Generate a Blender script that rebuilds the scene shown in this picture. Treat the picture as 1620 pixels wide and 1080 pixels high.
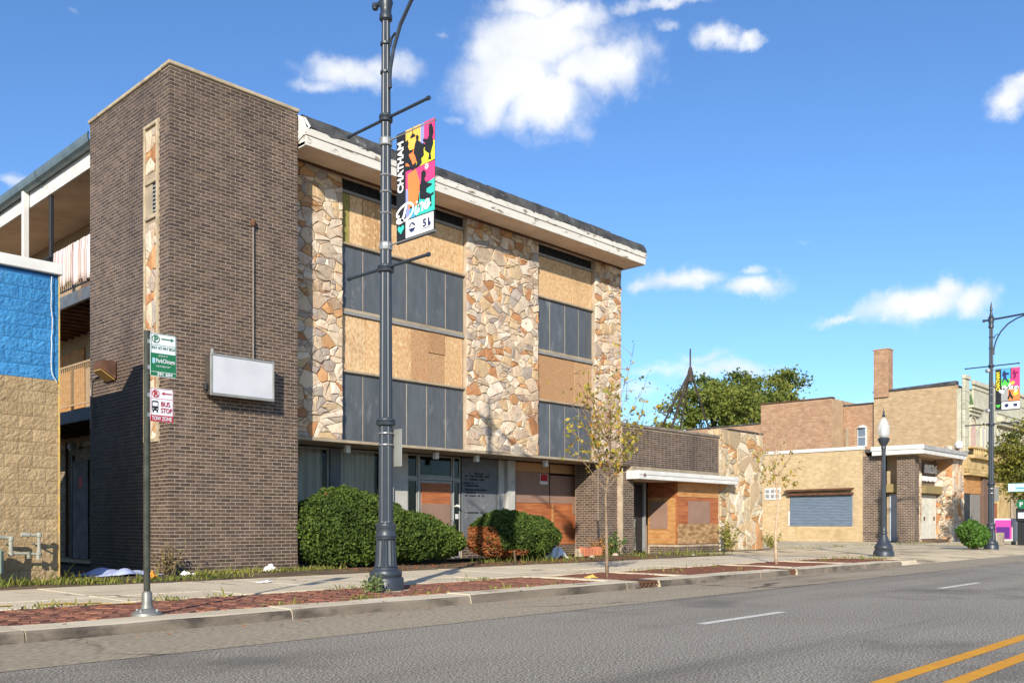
import bpy, bmesh, math, random
import numpy as np
from mathutils import Vector, Matrix
random.seed(7); rng = np.random.default_rng(7)
for o in list(bpy.data.objects): bpy.data.objects.remove(o)
SC = bpy.context.scene
COL = SC.collection
R = math.radians

# ------------------------------------------------------------------ camera
cam = bpy.data.cameras.new('camera'); camo = bpy.data.objects.new('camera', cam); COL.objects.link(camo)
camo.location = (0, 0, .92); camo.rotation_euler = (R(90), 0, R(-46.452))
cam.sensor_width = 36; cam.lens = 36*1436/1620; cam.shift_x = 0; cam.shift_y = 288/1620
cam.clip_start = .1; cam.clip_end = 6000
SC.camera = camo

# ------------------------------------------------------------------ sun, sky, exposure
SUN_EL = R(24)
sh = Vector((1.32, 1.0, 0)).normalized()                    # horizontal direction in which shadows fall
sdir = Vector((sh.x*math.cos(SUN_EL), sh.y*math.cos(SUN_EL), -math.sin(SUN_EL)))
sl = bpy.data.lights.new('sun', 'SUN'); slo = bpy.data.objects.new('sun', sl); COL.objects.link(slo)
sl.energy = 4.55; sl.angle = R(.55); sl.color = (1, .925, .80)
slo.location = (-20, -20, 30); slo.rotation_euler = sdir.to_track_quat('-Z', 'Y').to_euler()
SC.view_settings.view_transform = 'Standard'; SC.view_settings.look = 'None'
SC.view_settings.exposure = 0.62; SC.view_settings.gamma = 1; SC.view_settings.use_curve_mapping = False
SC.render.engine = 'CYCLES'

world = bpy.data.worlds.new('World'); SC.world = world; world.use_nodes = True
wn = world.node_tree.nodes; wl = world.node_tree.links; wn.clear()
def wmath(op, a, b=None, c=None, clamp=False):
    n = wn.new('ShaderNodeMath'); n.operation = op; n.use_clamp = clamp
    for i, v in enumerate((a, b, c)):
        if v is None: continue
        if isinstance(v, (int, float)): n.inputs[i].default_value = v
        else: wl.new(v, n.inputs[i])
    return n.outputs[0]
def wdot(v, d):
    n = wn.new('ShaderNodeVectorMath'); n.operation = 'DOT_PRODUCT'; wl.new(v, n.inputs[0]); n.inputs[1].default_value = d
    return n.outputs['Value']
tc = wn.new('ShaderNodeTexCoord')
skyn = wn.new('ShaderNodeTexSky'); skyn.sky_type = 'NISHITA'; skyn.sun_disc = False
skyn.sun_elevation = SUN_EL; skyn.sun_rotation = math.atan2(-sh.x, -sh.y)
skyn.altitude = 200; skyn.air_density = 1.0; skyn.dust_density = .35; skyn.ozone_density = 2.4
hs = wn.new('ShaderNodeHueSaturation'); hs.inputs['Saturation'].default_value = 1.04; hs.inputs['Value'].default_value = 1.0
wl.new(skyn.outputs[0], hs.inputs['Color'])
skt = wn.new('ShaderNodeMix'); skt.data_type = 'RGBA'; skt.blend_type = 'MULTIPLY'; skt.inputs[0].default_value = 1; wl.new(hs.outputs[0], skt.inputs[6]); skt.inputs[7].default_value = (.60, .78, .99, 1)   # a polarised, deep blue
# drifting fair-weather cumulus: (azimuth off +Y towards +X in degrees, elevation, half width, half height, weight)
CLOUDS = [
 (48.0,27.8,4.40,1.80,1.00),(51.2,26.4,3.41,1.54,1.00),(46.1,25.9,3.35,2.10,1.00),(48.8,24.7,2.76,1.80,0.95),(44.5,27.1,1.76,1.19,0.90),(53.4,26.1,1.32,1.21,0.85),
 (47.4,29.4,2.93,0.89,0.95),(50.0,29.0,2.50,0.96,0.90),(54.0,29.3,2.06,0.51,0.62),(56.5,29.3,2.84,0.38,0.72),(55.7,28.0,0.82,0.45,0.55),(59.0,27.2,1.60,0.71,0.85),
 (60.9,27.1,1.02,0.48,0.80),(36.4,26.1,2.92,1.00,0.85),(34.3,25.4,1.84,0.67,0.72),(38.3,26.4,1.81,0.87,0.82),(41.7,27.9,0.54,0.23,0.45),(42.7,24.1,0.83,0.35,0.55),
 (56.7,14.8,2.84,0.77,0.85),(54.4,14.6,1.56,0.54,0.70),(58.3,15.0,1.60,0.57,0.80),(61.5,14.2,1.95,0.68,0.85),(61.3,15.1,1.10,0.34,0.70),(70.1,12.4,3.16,1.02,0.95),
 (73.1,12.3,1.74,0.97,0.92),(66.7,12.1,1.70,0.38,0.70),(71.8,13.0,1.37,0.72,0.85),(75.3,22.0,1.22,1.07,1.00),(76.0,22.6,1.14,0.68,0.90),(59.8,9.5,4.36,0.79,0.74),
 (56.3,9.8,2.60,0.56,0.66),(63.5,8.9,2.14,0.47,0.64),(54.4,8.6,1.81,0.65,0.66),(67.1,7.4,1.32,0.35,0.72),(58.6,10.3,2.00,0.48,0.60),(17.9,18.1,1.04,0.47,0.62),
 (21.0,26.9,0.48,0.30,0.50),(64.0,16.2,0.53,0.15,0.45)
]
nz = wn.new('ShaderNodeTexNoise'); nz.inputs['Scale'].default_value = 9; nz.inputs['Detail'].default_value = 8; nz.inputs['Roughness'].default_value = .62
wl.new(tc.outputs['Generated'], nz.inputs['Vector'])
sub = wn.new('ShaderNodeVectorMath'); sub.operation = 'SUBTRACT'; wl.new(nz.outputs['Color'], sub.inputs[0]); sub.inputs[1].default_value = (.5,.5,.5)
scl = wn.new('ShaderNodeVectorMath'); scl.operation = 'SCALE'; wl.new(sub.outputs[0], scl.inputs[0]); scl.inputs['Scale'].default_value = .07
addv = wn.new('ShaderNodeVectorMath'); addv.operation = 'ADD'; wl.new(tc.outputs['Generated'], addv.inputs[0]); wl.new(scl.outputs[0], addv.inputs[1])
dirv = addv.outputs[0]
total = None
for az, el, wa, wb, wt in CLOUDS:
    a, e = R(az), R(el)
    c = Vector((math.sin(a)*math.cos(e), math.cos(a)*math.cos(e), math.sin(e)))
    e1 = Vector((math.cos(a), -math.sin(a), 0)); e2 = c.cross(e1)*-1
    p = wdot(dirv, tuple(e1/R(wa))); q = wdot(dirv, tuple(e2/R(wb)))
    qq = wmath('MULTIPLY', q, q); r2 = wmath('MULTIPLY_ADD', p, p, qq)
    g = wmath('POWER', 2.718, wmath('MULTIPLY', r2, -.75))
    front = wmath('GREATER_THAN', wdot(dirv, tuple(c)), 0)
    g = wmath('MULTIPLY', wmath('MULTIPLY', g, wt), front)
    total = g if total is None else wmath('MAXIMUM', total, g)
# the same kind of cloud scattered over the rest of the sky
nz2 = wn.new('ShaderNodeTexNoise'); nz2.inputs['Scale'].default_value = 3.1; nz2.inputs['Detail'].default_value = 6
wl.new(tc.outputs['Generated'], nz2.inputs['Vector'])
away = wmath('SUBTRACT', 1.0, wmath('MULTIPLY', wmath('SUBTRACT', wdot(tc.outputs['Generated'], tuple(Vector((.69,.66,.30)).normalized())), .55), 4.0, clamp=True), clamp=True)
sc2 = wmath('MULTIPLY', wmath('MULTIPLY', wmath('SUBTRACT', nz2.outputs[0], .52), 4.5, clamp=True), away)
total = wmath('MAXIMUM', total, sc2)
nz3 = wn.new('ShaderNodeTexNoise'); nz3.inputs['Scale'].default_value = 26; nz3.inputs['Detail'].default_value = 7; nz3.inputs['Roughness'].default_value = .6
wl.new(tc.outputs['Generated'], nz3.inputs['Vector'])
dens = wmath('ADD', total, wmath('MULTIPLY', wmath('SUBTRACT', nz3.outputs[0], .5) , .75))
mr = wn.new('ShaderNodeMapRange'); mr.interpolation_type = 'SMOOTHSTEP'; wl.new(dens, mr.inputs[0])
mr.inputs[1].default_value = .26; mr.inputs[2].default_value = .95
cmix = wn.new('ShaderNodeMix'); cmix.data_type = 'RGBA'; wl.new(mr.outputs[0], cmix.inputs[0]); wl.new(skt.outputs[2], cmix.inputs[6])
# the cloud tops are a little brighter than their thicker, greyer bodies
nz4 = wn.new('ShaderNodeTexNoise'); nz4.inputs['Scale'].default_value = 14; nz4.inputs['Detail'].default_value = 5; wl.new(tc.outputs['Generated'], nz4.inputs['Vector'])
crp = wn.new('ShaderNodeValToRGB'); wl.new(nz4.outputs[0], crp.inputs[0])
crp.color_ramp.elements[0].position = .32; crp.color_ramp.elements[0].color = (4.4, 4.6, 5.0, 1)
crp.color_ramp.elements[1].position = .62; crp.color_ramp.elements[1].color = (5.3, 5.4, 5.5, 1)
wl.new(crp.outputs[0], cmix.inputs[7])
bg = wn.new('ShaderNodeBackground'); bg.inputs['Strength'].default_value = .13
wl.new(cmix.outputs[2], bg.inputs['Color'])
wo = wn.new('ShaderNodeOutputWorld'); wl.new(bg.outputs[0], wo.inputs[0])

# ------------------------------------------------------------------ materials
def C(hx, k=1.0):
    hx = hx.lstrip('#'); out = []
    for i in (0, 2, 4):
        v = int(hx[i:i+2], 16)/255
        out.append(min(1, k*(v/12.92 if v <= .04045 else ((v+.055)/1.055)**2.4)))
    return tuple(out)+(1,)
MATS = {}
def mat(name, c1, c2=None, scale=3., rough=.85, bump=0., bscale=40., spec=.25, metal=0., rnd=0., stain=None, sscale=1.5, slo_=.55, shi=.72,
        stretch=(1,1,1), palette=None, tint=False, detail=6, speck=None, coat=0., ssz=60., plo=.46, wear=None, cracks=None, bdist=.02):
    """procedural surface: two-tone noise, optional palette picked per object / per piece, stains, speckle, fine relief"""
    if name in MATS: return MATS[name]
    m = bpy.data.materials.new(name); MATS[name] = m; m.use_nodes = True
    nt = m.node_tree; N = nt.nodes; L = nt.links; b = N['Principled BSDF']
    b.inputs['Roughness'].default_value = rough; b.inputs['Metallic'].default_value = metal
    b.inputs['Specular IOR Level'].default_value = spec; b.inputs['Coat Weight'].default_value = coat
    t = N.new('ShaderNodeTexCoord'); oi = N.new('ShaderNodeObjectInfo')
    mp = N.new('ShaderNodeMapping'); L.new(t.outputs['Object'], mp.inputs['Vector']); mp.inputs['Scale'].default_value = stretch
    ad = N.new('ShaderNodeVectorMath'); ad.operation = 'ADD'; L.new(mp.outputs[0], ad.inputs[0])
    cx = N.new('ShaderNodeCombineXYZ'); mu = N.new('ShaderNodeMath'); mu.operation = 'MULTIPLY'; mu.inputs[1].default_value = 37.
    L.new(oi.outputs['Random'], mu.inputs[0]); L.new(mu.outputs[0], cx.inputs[0]); L.new(mu.outputs[0], cx.inputs[1]); L.new(cx.outputs[0], ad.inputs[1])
    vec = ad.outputs[0]
    def noise(s, d=detail, r=.55):
        n = N.new('ShaderNodeTexNoise'); n.inputs['Scale'].default_value = s; n.inputs['Detail'].default_value = d; n.inputs['Roughness'].default_value = r
        L.new(vec, n.inputs['Vector']); return n.outputs[0]
    def mix(fac, a, bb, mode='MIX'):
        x = N.new('ShaderNodeMix'); x.data_type = 'RGBA'; x.blend_type = mode
        for s, v in ((0, fac), (6, a), (7, bb)):
            if hasattr(v, 'is_linked'): L.new(v, x.inputs[s])
            elif s == 0: x.inputs[0].default_value = v
            else: x.inputs[s].default_value = v
        return x.outputs[2]
    def ramp(fac, lo, hi):
        r = N.new('ShaderNodeMapRange'); L.new(fac, r.inputs[0]); r.inputs[1].default_value = lo; r.inputs[2].default_value = hi; return r.outputs[0]
    key = oi.outputs['Random']
    if tint:
        at = N.new('ShaderNodeAttribute'); at.attribute_name = 'tint'
        s1 = N.new('ShaderNodeMath'); s1.operation = 'ADD'; L.new(oi.outputs['Random'], s1.inputs[0]); L.new(at.outputs['Fac'], s1.inputs[1])
        s2 = N.new('ShaderNodeMath'); s2.operation = 'FRACT'; L.new(s1.outputs[0], s2.inputs[0]); key = s2.outputs[0]
    if palette:
        cr = N.new('ShaderNodeValToRGB'); L.new(key, cr.inputs[0]); cr.color_ramp.interpolation = 'CONSTANT'
        els = cr.color_ramp.elements
        while len(els) < len(palette): els.new(.5)
        for i, c in enumerate(palette): els[i].position = i/len(palette); els[i].color = c
        col = cr.outputs[0]
        if c2 is not None: col = mix(ramp(noise(scale), plo, plo+.2), col, mix(.62, col, c2))
    else:
        col = mix(ramp(noise(scale), .35, .65), c1, c2 if c2 else c1)
    if rnd:
        wn_ = N.new('ShaderNodeTexWhiteNoise'); wn_.noise_dimensions = '1D'; L.new(key, wn_.inputs['W'])
        hsv = N.new('ShaderNodeHueSaturation'); L.new(col, hsv.inputs['Color']); rr = N.new('ShaderNodeMapRange'); L.new(wn_.outputs[0], rr.inputs[0])
        rr.inputs[3].default_value = 1-rnd; rr.inputs[4].default_value = 1+rnd; L.new(rr.outputs[0], hsv.inputs['Value']); col = hsv.outputs[0]
    if speck:
        v = N.new('ShaderNodeTexNoise'); v.inputs['Scale'].default_value = ssz; v.inputs['Detail'].default_value = 2; L.new(vec, v.inputs['Vector'])
        col = mix(ramp(v.outputs[0], .50, .64), col, speck[0]); col = mix(ramp(v.outputs[0], .48, .34), col, speck[1])
    if stain is not None:
        st = ramp(noise(sscale, 8, .62), slo_, shi); col = mix(st, col, stain)
    if wear or cracks: gp_ = N.new('ShaderNodeNewGeometry').outputs['Position']
    for cw, sw, lo_, hi_, st_ in (wear or ()):                  # weathering that runs on over the pieces, in place
        wm = N.new('ShaderNodeMapping'); L.new(gp_, wm.inputs['Vector']); wm.inputs['Scale'].default_value = st_
        wt_ = N.new('ShaderNodeTexNoise'); wt_.inputs['Scale'].default_value = sw; wt_.inputs['Detail'].default_value = 7; wt_.inputs['Roughness'].default_value = .62; L.new(wm.outputs[0], wt_.inputs['Vector'])
        col = mix(ramp(wt_.outputs[0], lo_, hi_), col, mix(.7, col, cw))
    if cracks:
        nn = N.new('ShaderNodeTexNoise'); nn.inputs['Scale'].default_value = 1.3; nn.inputs['Detail'].default_value = 5; L.new(gp_, nn.inputs['Vector'])
        va = N.new('ShaderNodeVectorMath'); va.operation = 'MULTIPLY_ADD'; L.new(nn.outputs['Color'], va.inputs[0]); va.inputs[1].default_value = (.9,.9,0); L.new(gp_, va.inputs[2])
        vo = N.new('ShaderNodeTexVoronoi'); vo.feature = 'DISTANCE_TO_EDGE'; vo.inputs['Scale'].default_value = cracks[1]; L.new(va.outputs[0], vo.inputs['Vector'])
        mk = N.new('ShaderNodeTexNoise'); mk.inputs['Scale'].default_value = .35; L.new(gp_, mk.inputs['Vector'])
        ml = N.new('ShaderNodeMath'); ml.operation = 'MULTIPLY'; L.new(ramp(vo.outputs['Distance'], cracks[2], cracks[2]*.3), ml.inputs[0]); L.new(ramp(mk.outputs[0], .48, .6), ml.inputs[1])
        col = mix(ml.outputs[0], col, cracks[0])
    L.new(col, b.inputs['Base Color'])
    if bump:
        bp = N.new('ShaderNodeBump'); bp.inputs['Strength'].default_value = bump; bp.inputs['Distance'].default_value = bdist
        L.new(noise(bscale, 6, .6), bp.inputs['Height']); L.new(bp.outputs[0], b.inputs['Normal'])
    return m
def glass(name, tint=(.75,.8,.8), refl=.12, ior=1.5):
    m = bpy.data.materials.new(name); m.use_nodes = True; N = m.node_tree.nodes; L = m.node_tree.links; N.clear()
    tr = N.new('ShaderNodeBsdfTransparent'); tr.inputs[0].default_value = tint+(1,)
    gl = N.new('ShaderNodeBsdfGlossy'); gl.inputs['Roughness'].default_value = .06
    fr = N.new('ShaderNodeFresnel'); fr.inputs['IOR'].default_value = ior
    a = N.new('ShaderNodeMath'); a.operation = 'ADD'; a.inputs[1].default_value = refl; L.new(fr.outputs[0], a.inputs[0])
    mx = N.new('ShaderNodeMixShader'); L.new(a.outputs[0], mx.inputs[0]); L.new(tr.outputs[0], mx.inputs[1]); L.new(gl.outputs[0], mx.inputs[2])
    o = N.new('ShaderNodeOutputMaterial'); L.new(mx.outputs[0], o.inputs[0]); return m
def leafmat(name, cols, rough=.6, trans=.25):
    m = bpy.data.materials.new(name); m.use_nodes = True; N = m.node_tree.nodes; L = m.node_tree.links; b = N['Principled BSDF']
    at = N.new('ShaderNodeAttribute'); at.attribute_name = 'tint'
    cr = N.new('ShaderNodeValToRGB'); L.new(at.outputs['Fac'], cr.inputs[0]); els = cr.color_ramp.elements
    while len(els) < len(cols): els.new(.5)
    for i, c in enumerate(cols): els[i].position = i/(len(cols)-1); els[i].color = c
    L.new(cr.outputs[0], b.inputs['Base Color']); b.inputs['Roughness'].default_value = rough; b.inputs['Specular IOR Level'].default_value = .3
    tl = N.new('ShaderNodeBsdfTranslucent'); L.new(cr.outputs[0], tl.inputs[0]); mx = N.new('ShaderNodeMixShader'); mx.inputs[0].default_value = trans
    o = N['Material Output']; L.new(b.outputs[0], mx.inputs[1]); L.new(tl.outputs[0], mx.inputs[2]); L.new(mx.outputs[0], o.inputs[0]); return m
def plain(name, col, rough=.6, metal=0., spec=.3, bump=.0):
    return mat(name, col, tuple(.82*c for c in col[:3])+(1,), scale=6, rough=rough, metal=metal, spec=spec, bump=bump, bscale=90)

# ------------------------------------------------------------------ geometry helpers
W = {}                                                         # world position of every object's origin
class MB:
    def __init__(s): s.v = []; s.f = []; s.t = []; s.cur = 0.
    def add(s, vs, fs):
        n = len(s.v); s.v += [tuple(v) for v in vs]; s.f += [tuple(i+n for i in f) for f in fs]; s.t += [s.cur]*len(fs); return s
    def box(s, x0, x1, y0, y1, z0, z1):
        return s.add([(x0,y0,z0),(x1,y0,z0),(x1,y1,z0),(x0,y1,z0),(x0,y0,z1),(x1,y0,z1),(x1,y1,z1),(x0,y1,z1)],
                     [(0,3,2,1),(4,5,6,7),(0,1,5,4),(1,2,6,5),(2,3,7,6),(3,0,4,7)])
    def bbox(s, x0, x1, y0, y1, z0, z1, b=.01):
        """box with chamfered edges"""
        b = min(b, (x1-x0)*.45, (y1-y0)*.45, (z1-z0)*.45)
        bm = bmesh.new(); bmesh.ops.create_cube(bm, size=1)
        for v in bm.verts: v.co = Vector(((x0+x1)/2+v.co.x*(x1-x0), (y0+y1)/2+v.co.y*(y1-y0), (z0+z1)/2+v.co.z*(z1-z0)))
        bmesh.ops.bevel(bm, geom=bm.edges[:], offset=b, segments=1, affect='EDGES')
        bm.verts.index_update(); s.add([v.co[:] for v in bm.verts], [[v.index for v in f.verts] for f in bm.faces]); bm.free(); return s
    def tube(s, path, r, n=8, cap=True):
        P = [Vector(p) for p in path]; rr = r if isinstance(r, (list, tuple)) else [r]*len(P); base = len(s.v); vs = []; fs = []
        ref = None
        for i, p in enumerate(P):
            d = (P[min(i+1, len(P)-1)]-P[max(i-1, 0)]).normalized()
            if ref is None or abs(ref.dot(d)) > .95: ref = Vector((0,0,1)) if abs(d.z) < .9 else Vector((1,0,0))
            u = d.cross(ref).normalized(); w = d.cross(u).normalized(); ref = -w if False else ref
            for k in range(n):
                a = 2*math.pi*k/n; vs.append(p+rr[i]*(math.cos(a)*u+math.sin(a)*w))
        for i in range(len(P)-1):
            for k in range(n): a = i*n+k; b = i*n+(k+1) % n; fs.append((a, a+n, b+n, b))
        if cap: fs.append(tuple(range(n))); fs.append(tuple(range((len(P)-1)*n, len(P)*n))[::-1])
        return s.add(vs, fs)
    def lathe(s, prof, cx, cy, n=24, flute=0., nf=0):
        vs = []; fs = []
        for r, z, *fl in prof:
            k_ = fl[0] if fl else 0
            for k in range(n):
                a = 2*math.pi*k/n; q = r*(1-(k_*(.5+.5*math.cos(nf*a)) if nf else 0)); vs.append((cx+q*math.cos(a), cy+q*math.sin(a), z))
        for i in range(len(prof)-1):
            for k in range(n): a = i*n+k; b = i*n+(k+1) % n; fs.append((a, b, b+n, a+n))
        fs.append(tuple(range(n))[::-1]); fs.append(tuple(range((len(prof)-1)*n, len(prof)*n)))
        return s.add(vs, fs)
    def prism(s, poly, fn, d0, d1):
        """extrude a 2D outline; fn(u, v, d) -> world point"""
        n = len(poly); vs = [fn(u, v, d0) for u, v in poly]+[fn(u, v, d1) for u, v in poly]
        return s.add(vs, [tuple(range(n)), tuple(range(2*n-1, n-1, -1))]+[(i, i+n, (i+1) % n+n, (i+1) % n) for i in range(n)])
    def quads(s, arr, t=None): pass
def link(o, parent=None):
    COL.objects.link(o); o.parent = parent; return o
def obj(name, mb, m, parent=None, smooth=False, org=None, kind=None, label=None):
    me = bpy.data.meshes.new(name)
    V = np.array(mb.v, dtype=float).reshape(-1, 3)
    if org is None: lo, hi = V.min(0), V.max(0); org = ((lo[0]+hi[0])/2, (lo[1]+hi[1])/2, lo[2])
    org = np.array(org, float)
    me.from_pydata((V-org).tolist(), [], mb.f)
    if len(set(mb.t)) > 1:
        a = me.attributes.new('tint', 'FLOAT', 'FACE'); a.data.foreach_set('value', np.array(mb.t, dtype=np.float32))
    me.materials.append(m)
    bm = bmesh.new(); bm.from_mesh(me); bmesh.ops.recalc_face_normals(bm, faces=bm.faces); bm.to_mesh(me); bm.free()
    if smooth: me.shade_smooth() if smooth is True else me.set_sharp_from_angle(angle=R(smooth))
    o = bpy.data.objects.new(name, me); W[o] = org
    o.location = org-(W[parent] if parent else 0); link(o, parent)
    if kind: o['kind'] = kind
    if label: o['label'] = label
    return o
def cards(name, V, tints, m, parent=None, org=None, kind=None):
    """a cloud of small faces; V is (n, k, 3) with k corners for each face"""
    n, k, _ = V.shape; me = bpy.data.meshes.new(name)
    if org is None: org = V.reshape(-1, 3).mean(0); org[2] = V[:, :, 2].min()
    org = np.array(org, float)
    me.vertices.add(n*k); me.vertices.foreach_set('co', (V.reshape(-1, 3)-org).astype(np.float32).ravel())
    me.loops.add(n*k); me.loops.foreach_set('vertex_index', np.arange(n*k, dtype=np.int32))
    me.polygons.add(n); me.polygons.foreach_set('loop_start', np.arange(0, n*k, k, dtype=np.int32)); me.polygons.foreach_set('loop_total', np.full(n, k, dtype=np.int32))
    a = me.attributes.new('tint', 'FLOAT', 'FACE'); a.data.foreach_set('value', np.asarray(tints, dtype=np.float32))
    me.materials.append(m); me.update(); me.validate()
    o = bpy.data.objects.new(name, me); W[o] = org; o.location = org-(W[parent] if parent else 0); link(o, parent)
    if kind: o['kind'] = kind
    return o
def thing(name, label, cat, loc=(0,0,0), group=None):
    o = bpy.data.objects.new(name, None); o.empty_display_size = .2; W[o] = np.array(loc, float); o.location = loc; link(o)
    return tag(o, label, cat, group)
def tag(o, label, cat, group=None):
    o['label'] = label; o['category'] = cat
    if group: o['group'] = group
    return o
def struct(name, mb, m, parent=None, **k):
    o = obj(name, mb, m, parent, **k)
    if parent is None: o['kind'] = 'structure'
    return o
def copy_tree(o, parent=None, skip=()):
    c = o.copy(); COL.objects.link(c); c.parent = parent; W[c] = W[o].copy()
    for ch in list(o.children):
        if ch.name.split('.')[0] not in skip: copy_tree(ch, c, skip)
    return c
def inst(name, me, loc, parent, rot=None, scale=None):
    o = bpy.data.objects.new(name, me); W[o] = np.array(loc, float); o.location = np.array(loc, float)-(W[parent] if parent else 0)
    if rot: o.rotation_euler = rot
    if scale: o.scale = scale
    return link(o, parent)
def mesh_of(name, mb, m):
    me = bpy.data.meshes.new(name); me.from_pydata(mb.v, [], mb.f); me.materials.append(m)
    bm = bmesh.new(); bm.from_mesh(me); bmesh.ops.recalc_face_normals(bm, faces=bm.faces); bm.to_mesh(me); bm.free(); return me
def text(name, body, size, loc, xdir, updir, m, parent, width=None, extrude=.002, align='LEFT', shear=0., bold=0.):
    cu = bpy.data.curves.new(name, 'FONT'); cu.body = body; cu.size = size; cu.extrude = extrude; cu.align_x = align; cu.shear = shear; cu.offset = bold; cu.resolution_u = 3
    t = bpy.data.objects.new('tmp', cu); me = bpy.data.meshes.new_from_object(t); bpy.data.objects.remove(t); bpy.data.curves.remove(cu)
    V = np.zeros(len(me.vertices)*3); me.vertices.foreach_get('co', V); V = V.reshape(-1, 3)
    if width: w0 = V[:,0].max()-V[:,0].min(); V[:,0] *= width/w0
    x = Vector(xdir).normalized(); u = Vector(updir).normalized(); n = x.cross(u)
    V = V[:,[0]]*np.array(x)+V[:,[1]]*np.array(u)+V[:,[2]]*np.array(n)
    me.vertices.foreach_set('co', V.ravel()); me.materials.clear(); me.materials.append(m); me.name = name; me.update()
    o = bpy.data.objects.new(name, me); W[o] = np.array(loc, float); o.location = np.array(loc, float)-W[parent]; link(o, parent); return o
def clip(poly, a, b, c):
    """keep the side a*x+b*y <= c of a convex outline"""
    out = []
    for i in range(len(poly)):
        p, q = poly[i], poly[(i+1) % len(poly)]; dp = a*p[0]+b*p[1]-c; dq = a*q[0]+b*q[1]-c
        if dp <= 0: out.append(p)
        if (dp < 0 < dq) or (dq < 0 < dp): t = dp/(dp-dq); out.append((p[0]+t*(q[0]-p[0]), p[1]+t*(q[1]-p[1])))
    return out
def rubble(w, h, size, rs, ax=1.25):
    """outlines of irregular fieldstones that fill a w by h rectangle"""
    pts = []; tries = 0
    while tries < 1500 and len(pts) < 520:
        r = size*rs.choice([.55,.8,1.,1.25,1.6]); p = (rs.uniform(0, w), rs.uniform(0, h)); tries += 1
        if all(((p[0]-q[0])/ax)**2+((p[1]-q[1]))**2 > (.46*(r+q[2]))**2 for q in pts): pts.append((p[0], p[1], r)); tries = max(0, tries-25)
    cells = []
    for i, p in enumerate(pts):
        poly = [(0,0),(w,0),(w,h),(0,h)]
        for j, q in enumerate(pts):
            if i == j: continue
            dx, dy = (q[0]-p[0])/ax**2, (q[1]-p[1]); d2 = ((q[0]-p[0])/ax)**2+dy*dy
            if d2 > (3.2*size)**2: continue
            # power diagram: big stones take more room
            cc = .5*((q[0]/ax)**2+q[1]**2-(p[0]/ax)**2-p[1]**2)+.5*((p[2]*.5)**2-(q[2]*.5)**2)
            poly = clip(poly, dx, dy, cc)
            if len(poly) < 3: break
        if len(poly) >= 3: cells.append(poly)
    out = []                                                    # split some along natural breaks so that sizes and outlines vary
    def split(p, lv):
        A_ = area(p)
        if A_ > .010 and rs.random() < (.62 if A_ > .05 else .34) and lv < 3:
            cx = sum(q[0] for q in p)/len(p)+rs.uniform(-.25,.25)*A_**.5; cy = sum(q[1] for q in p)/len(p)+rs.uniform(-.25,.25)*A_**.5
            th = rs.choice([0, 0, math.pi/2])+rs.uniform(-.5,.5); a, b = -math.sin(th), math.cos(th); c = a*cx+b*cy
            for q in (clip(p, a, b, c), clip(p, -a, -b, -c)):
                if len(q) >= 3 and area(q) > .002: split(q, lv+1)
        else: out.append(p)
    for p in cells: split(p, 0)
    return out
def inset(poly, d):
    cx = sum(p[0] for p in poly)/len(poly); cy = sum(p[1] for p in poly)/len(poly); out = []
    for p in poly:
        r = math.hypot(p[0]-cx, p[1]-cy); k = max(.3, (r-d)/r) if r > 1e-6 else 1; out.append((cx+(p[0]-cx)*k, cy+(p[1]-cy)*k))
    return out
def area(p): return abs(sum(p[i][0]*p[(i+1) % len(p)][1]-p[(i+1) % len(p)][0]*p[i][1] for i in range(len(p))))/2
def stone_mb(poly, fn, rs, mb=None, depth=.034, joint=.008):
    """one fieldstone: jittered outline, bevelled shoulder, uneven face"""
    p0 = inset(poly, joint)
    q = []
    for i in range(len(p0)):                                    # break long sides
        a, b = p0[i], p0[(i+1) % len(p0)]; q.append(a)
        if math.hypot(b[0]-a[0], b[1]-a[1]) > .14: q.append(((a[0]+b[0])/2+rs.uniform(-.010,.010), (a[1]+b[1])/2+rs.uniform(-.010,.010)))
    p1 = inset(q, .016); d = depth*rs.uniform(.5, 1.35); tx, ty = rs.uniform(-.1,.1), rs.uniform(-.1,.1)
    cx = sum(p[0] for p in q)/len(q); cy = sum(p[1] for p in q)/len(q); n = len(q); mb = mb or MB()
    vs = [fn(u, v, 0) for u, v in q]+[fn(u, v, d*.7) for u, v in q]
    vs += [fn(u, v, max(.008, d+(u-cx)*tx+(v-cy)*ty+rs.uniform(-.007,.007))) for u, v in p1]
    vs += [fn(cx+rs.uniform(-.02,.02), cy+rs.uniform(-.02,.02), d+rs.uniform(0,.016))]
    fs = []
    for i in range(n):
        j = (i+1) % n; fs += [(i, j, n+j, n+i), (n+i, n+j, 2*n+j, 2*n+i), (2*n+i, 2*n+j, 3*n)]
    return mb.add(vs, fs)
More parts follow.
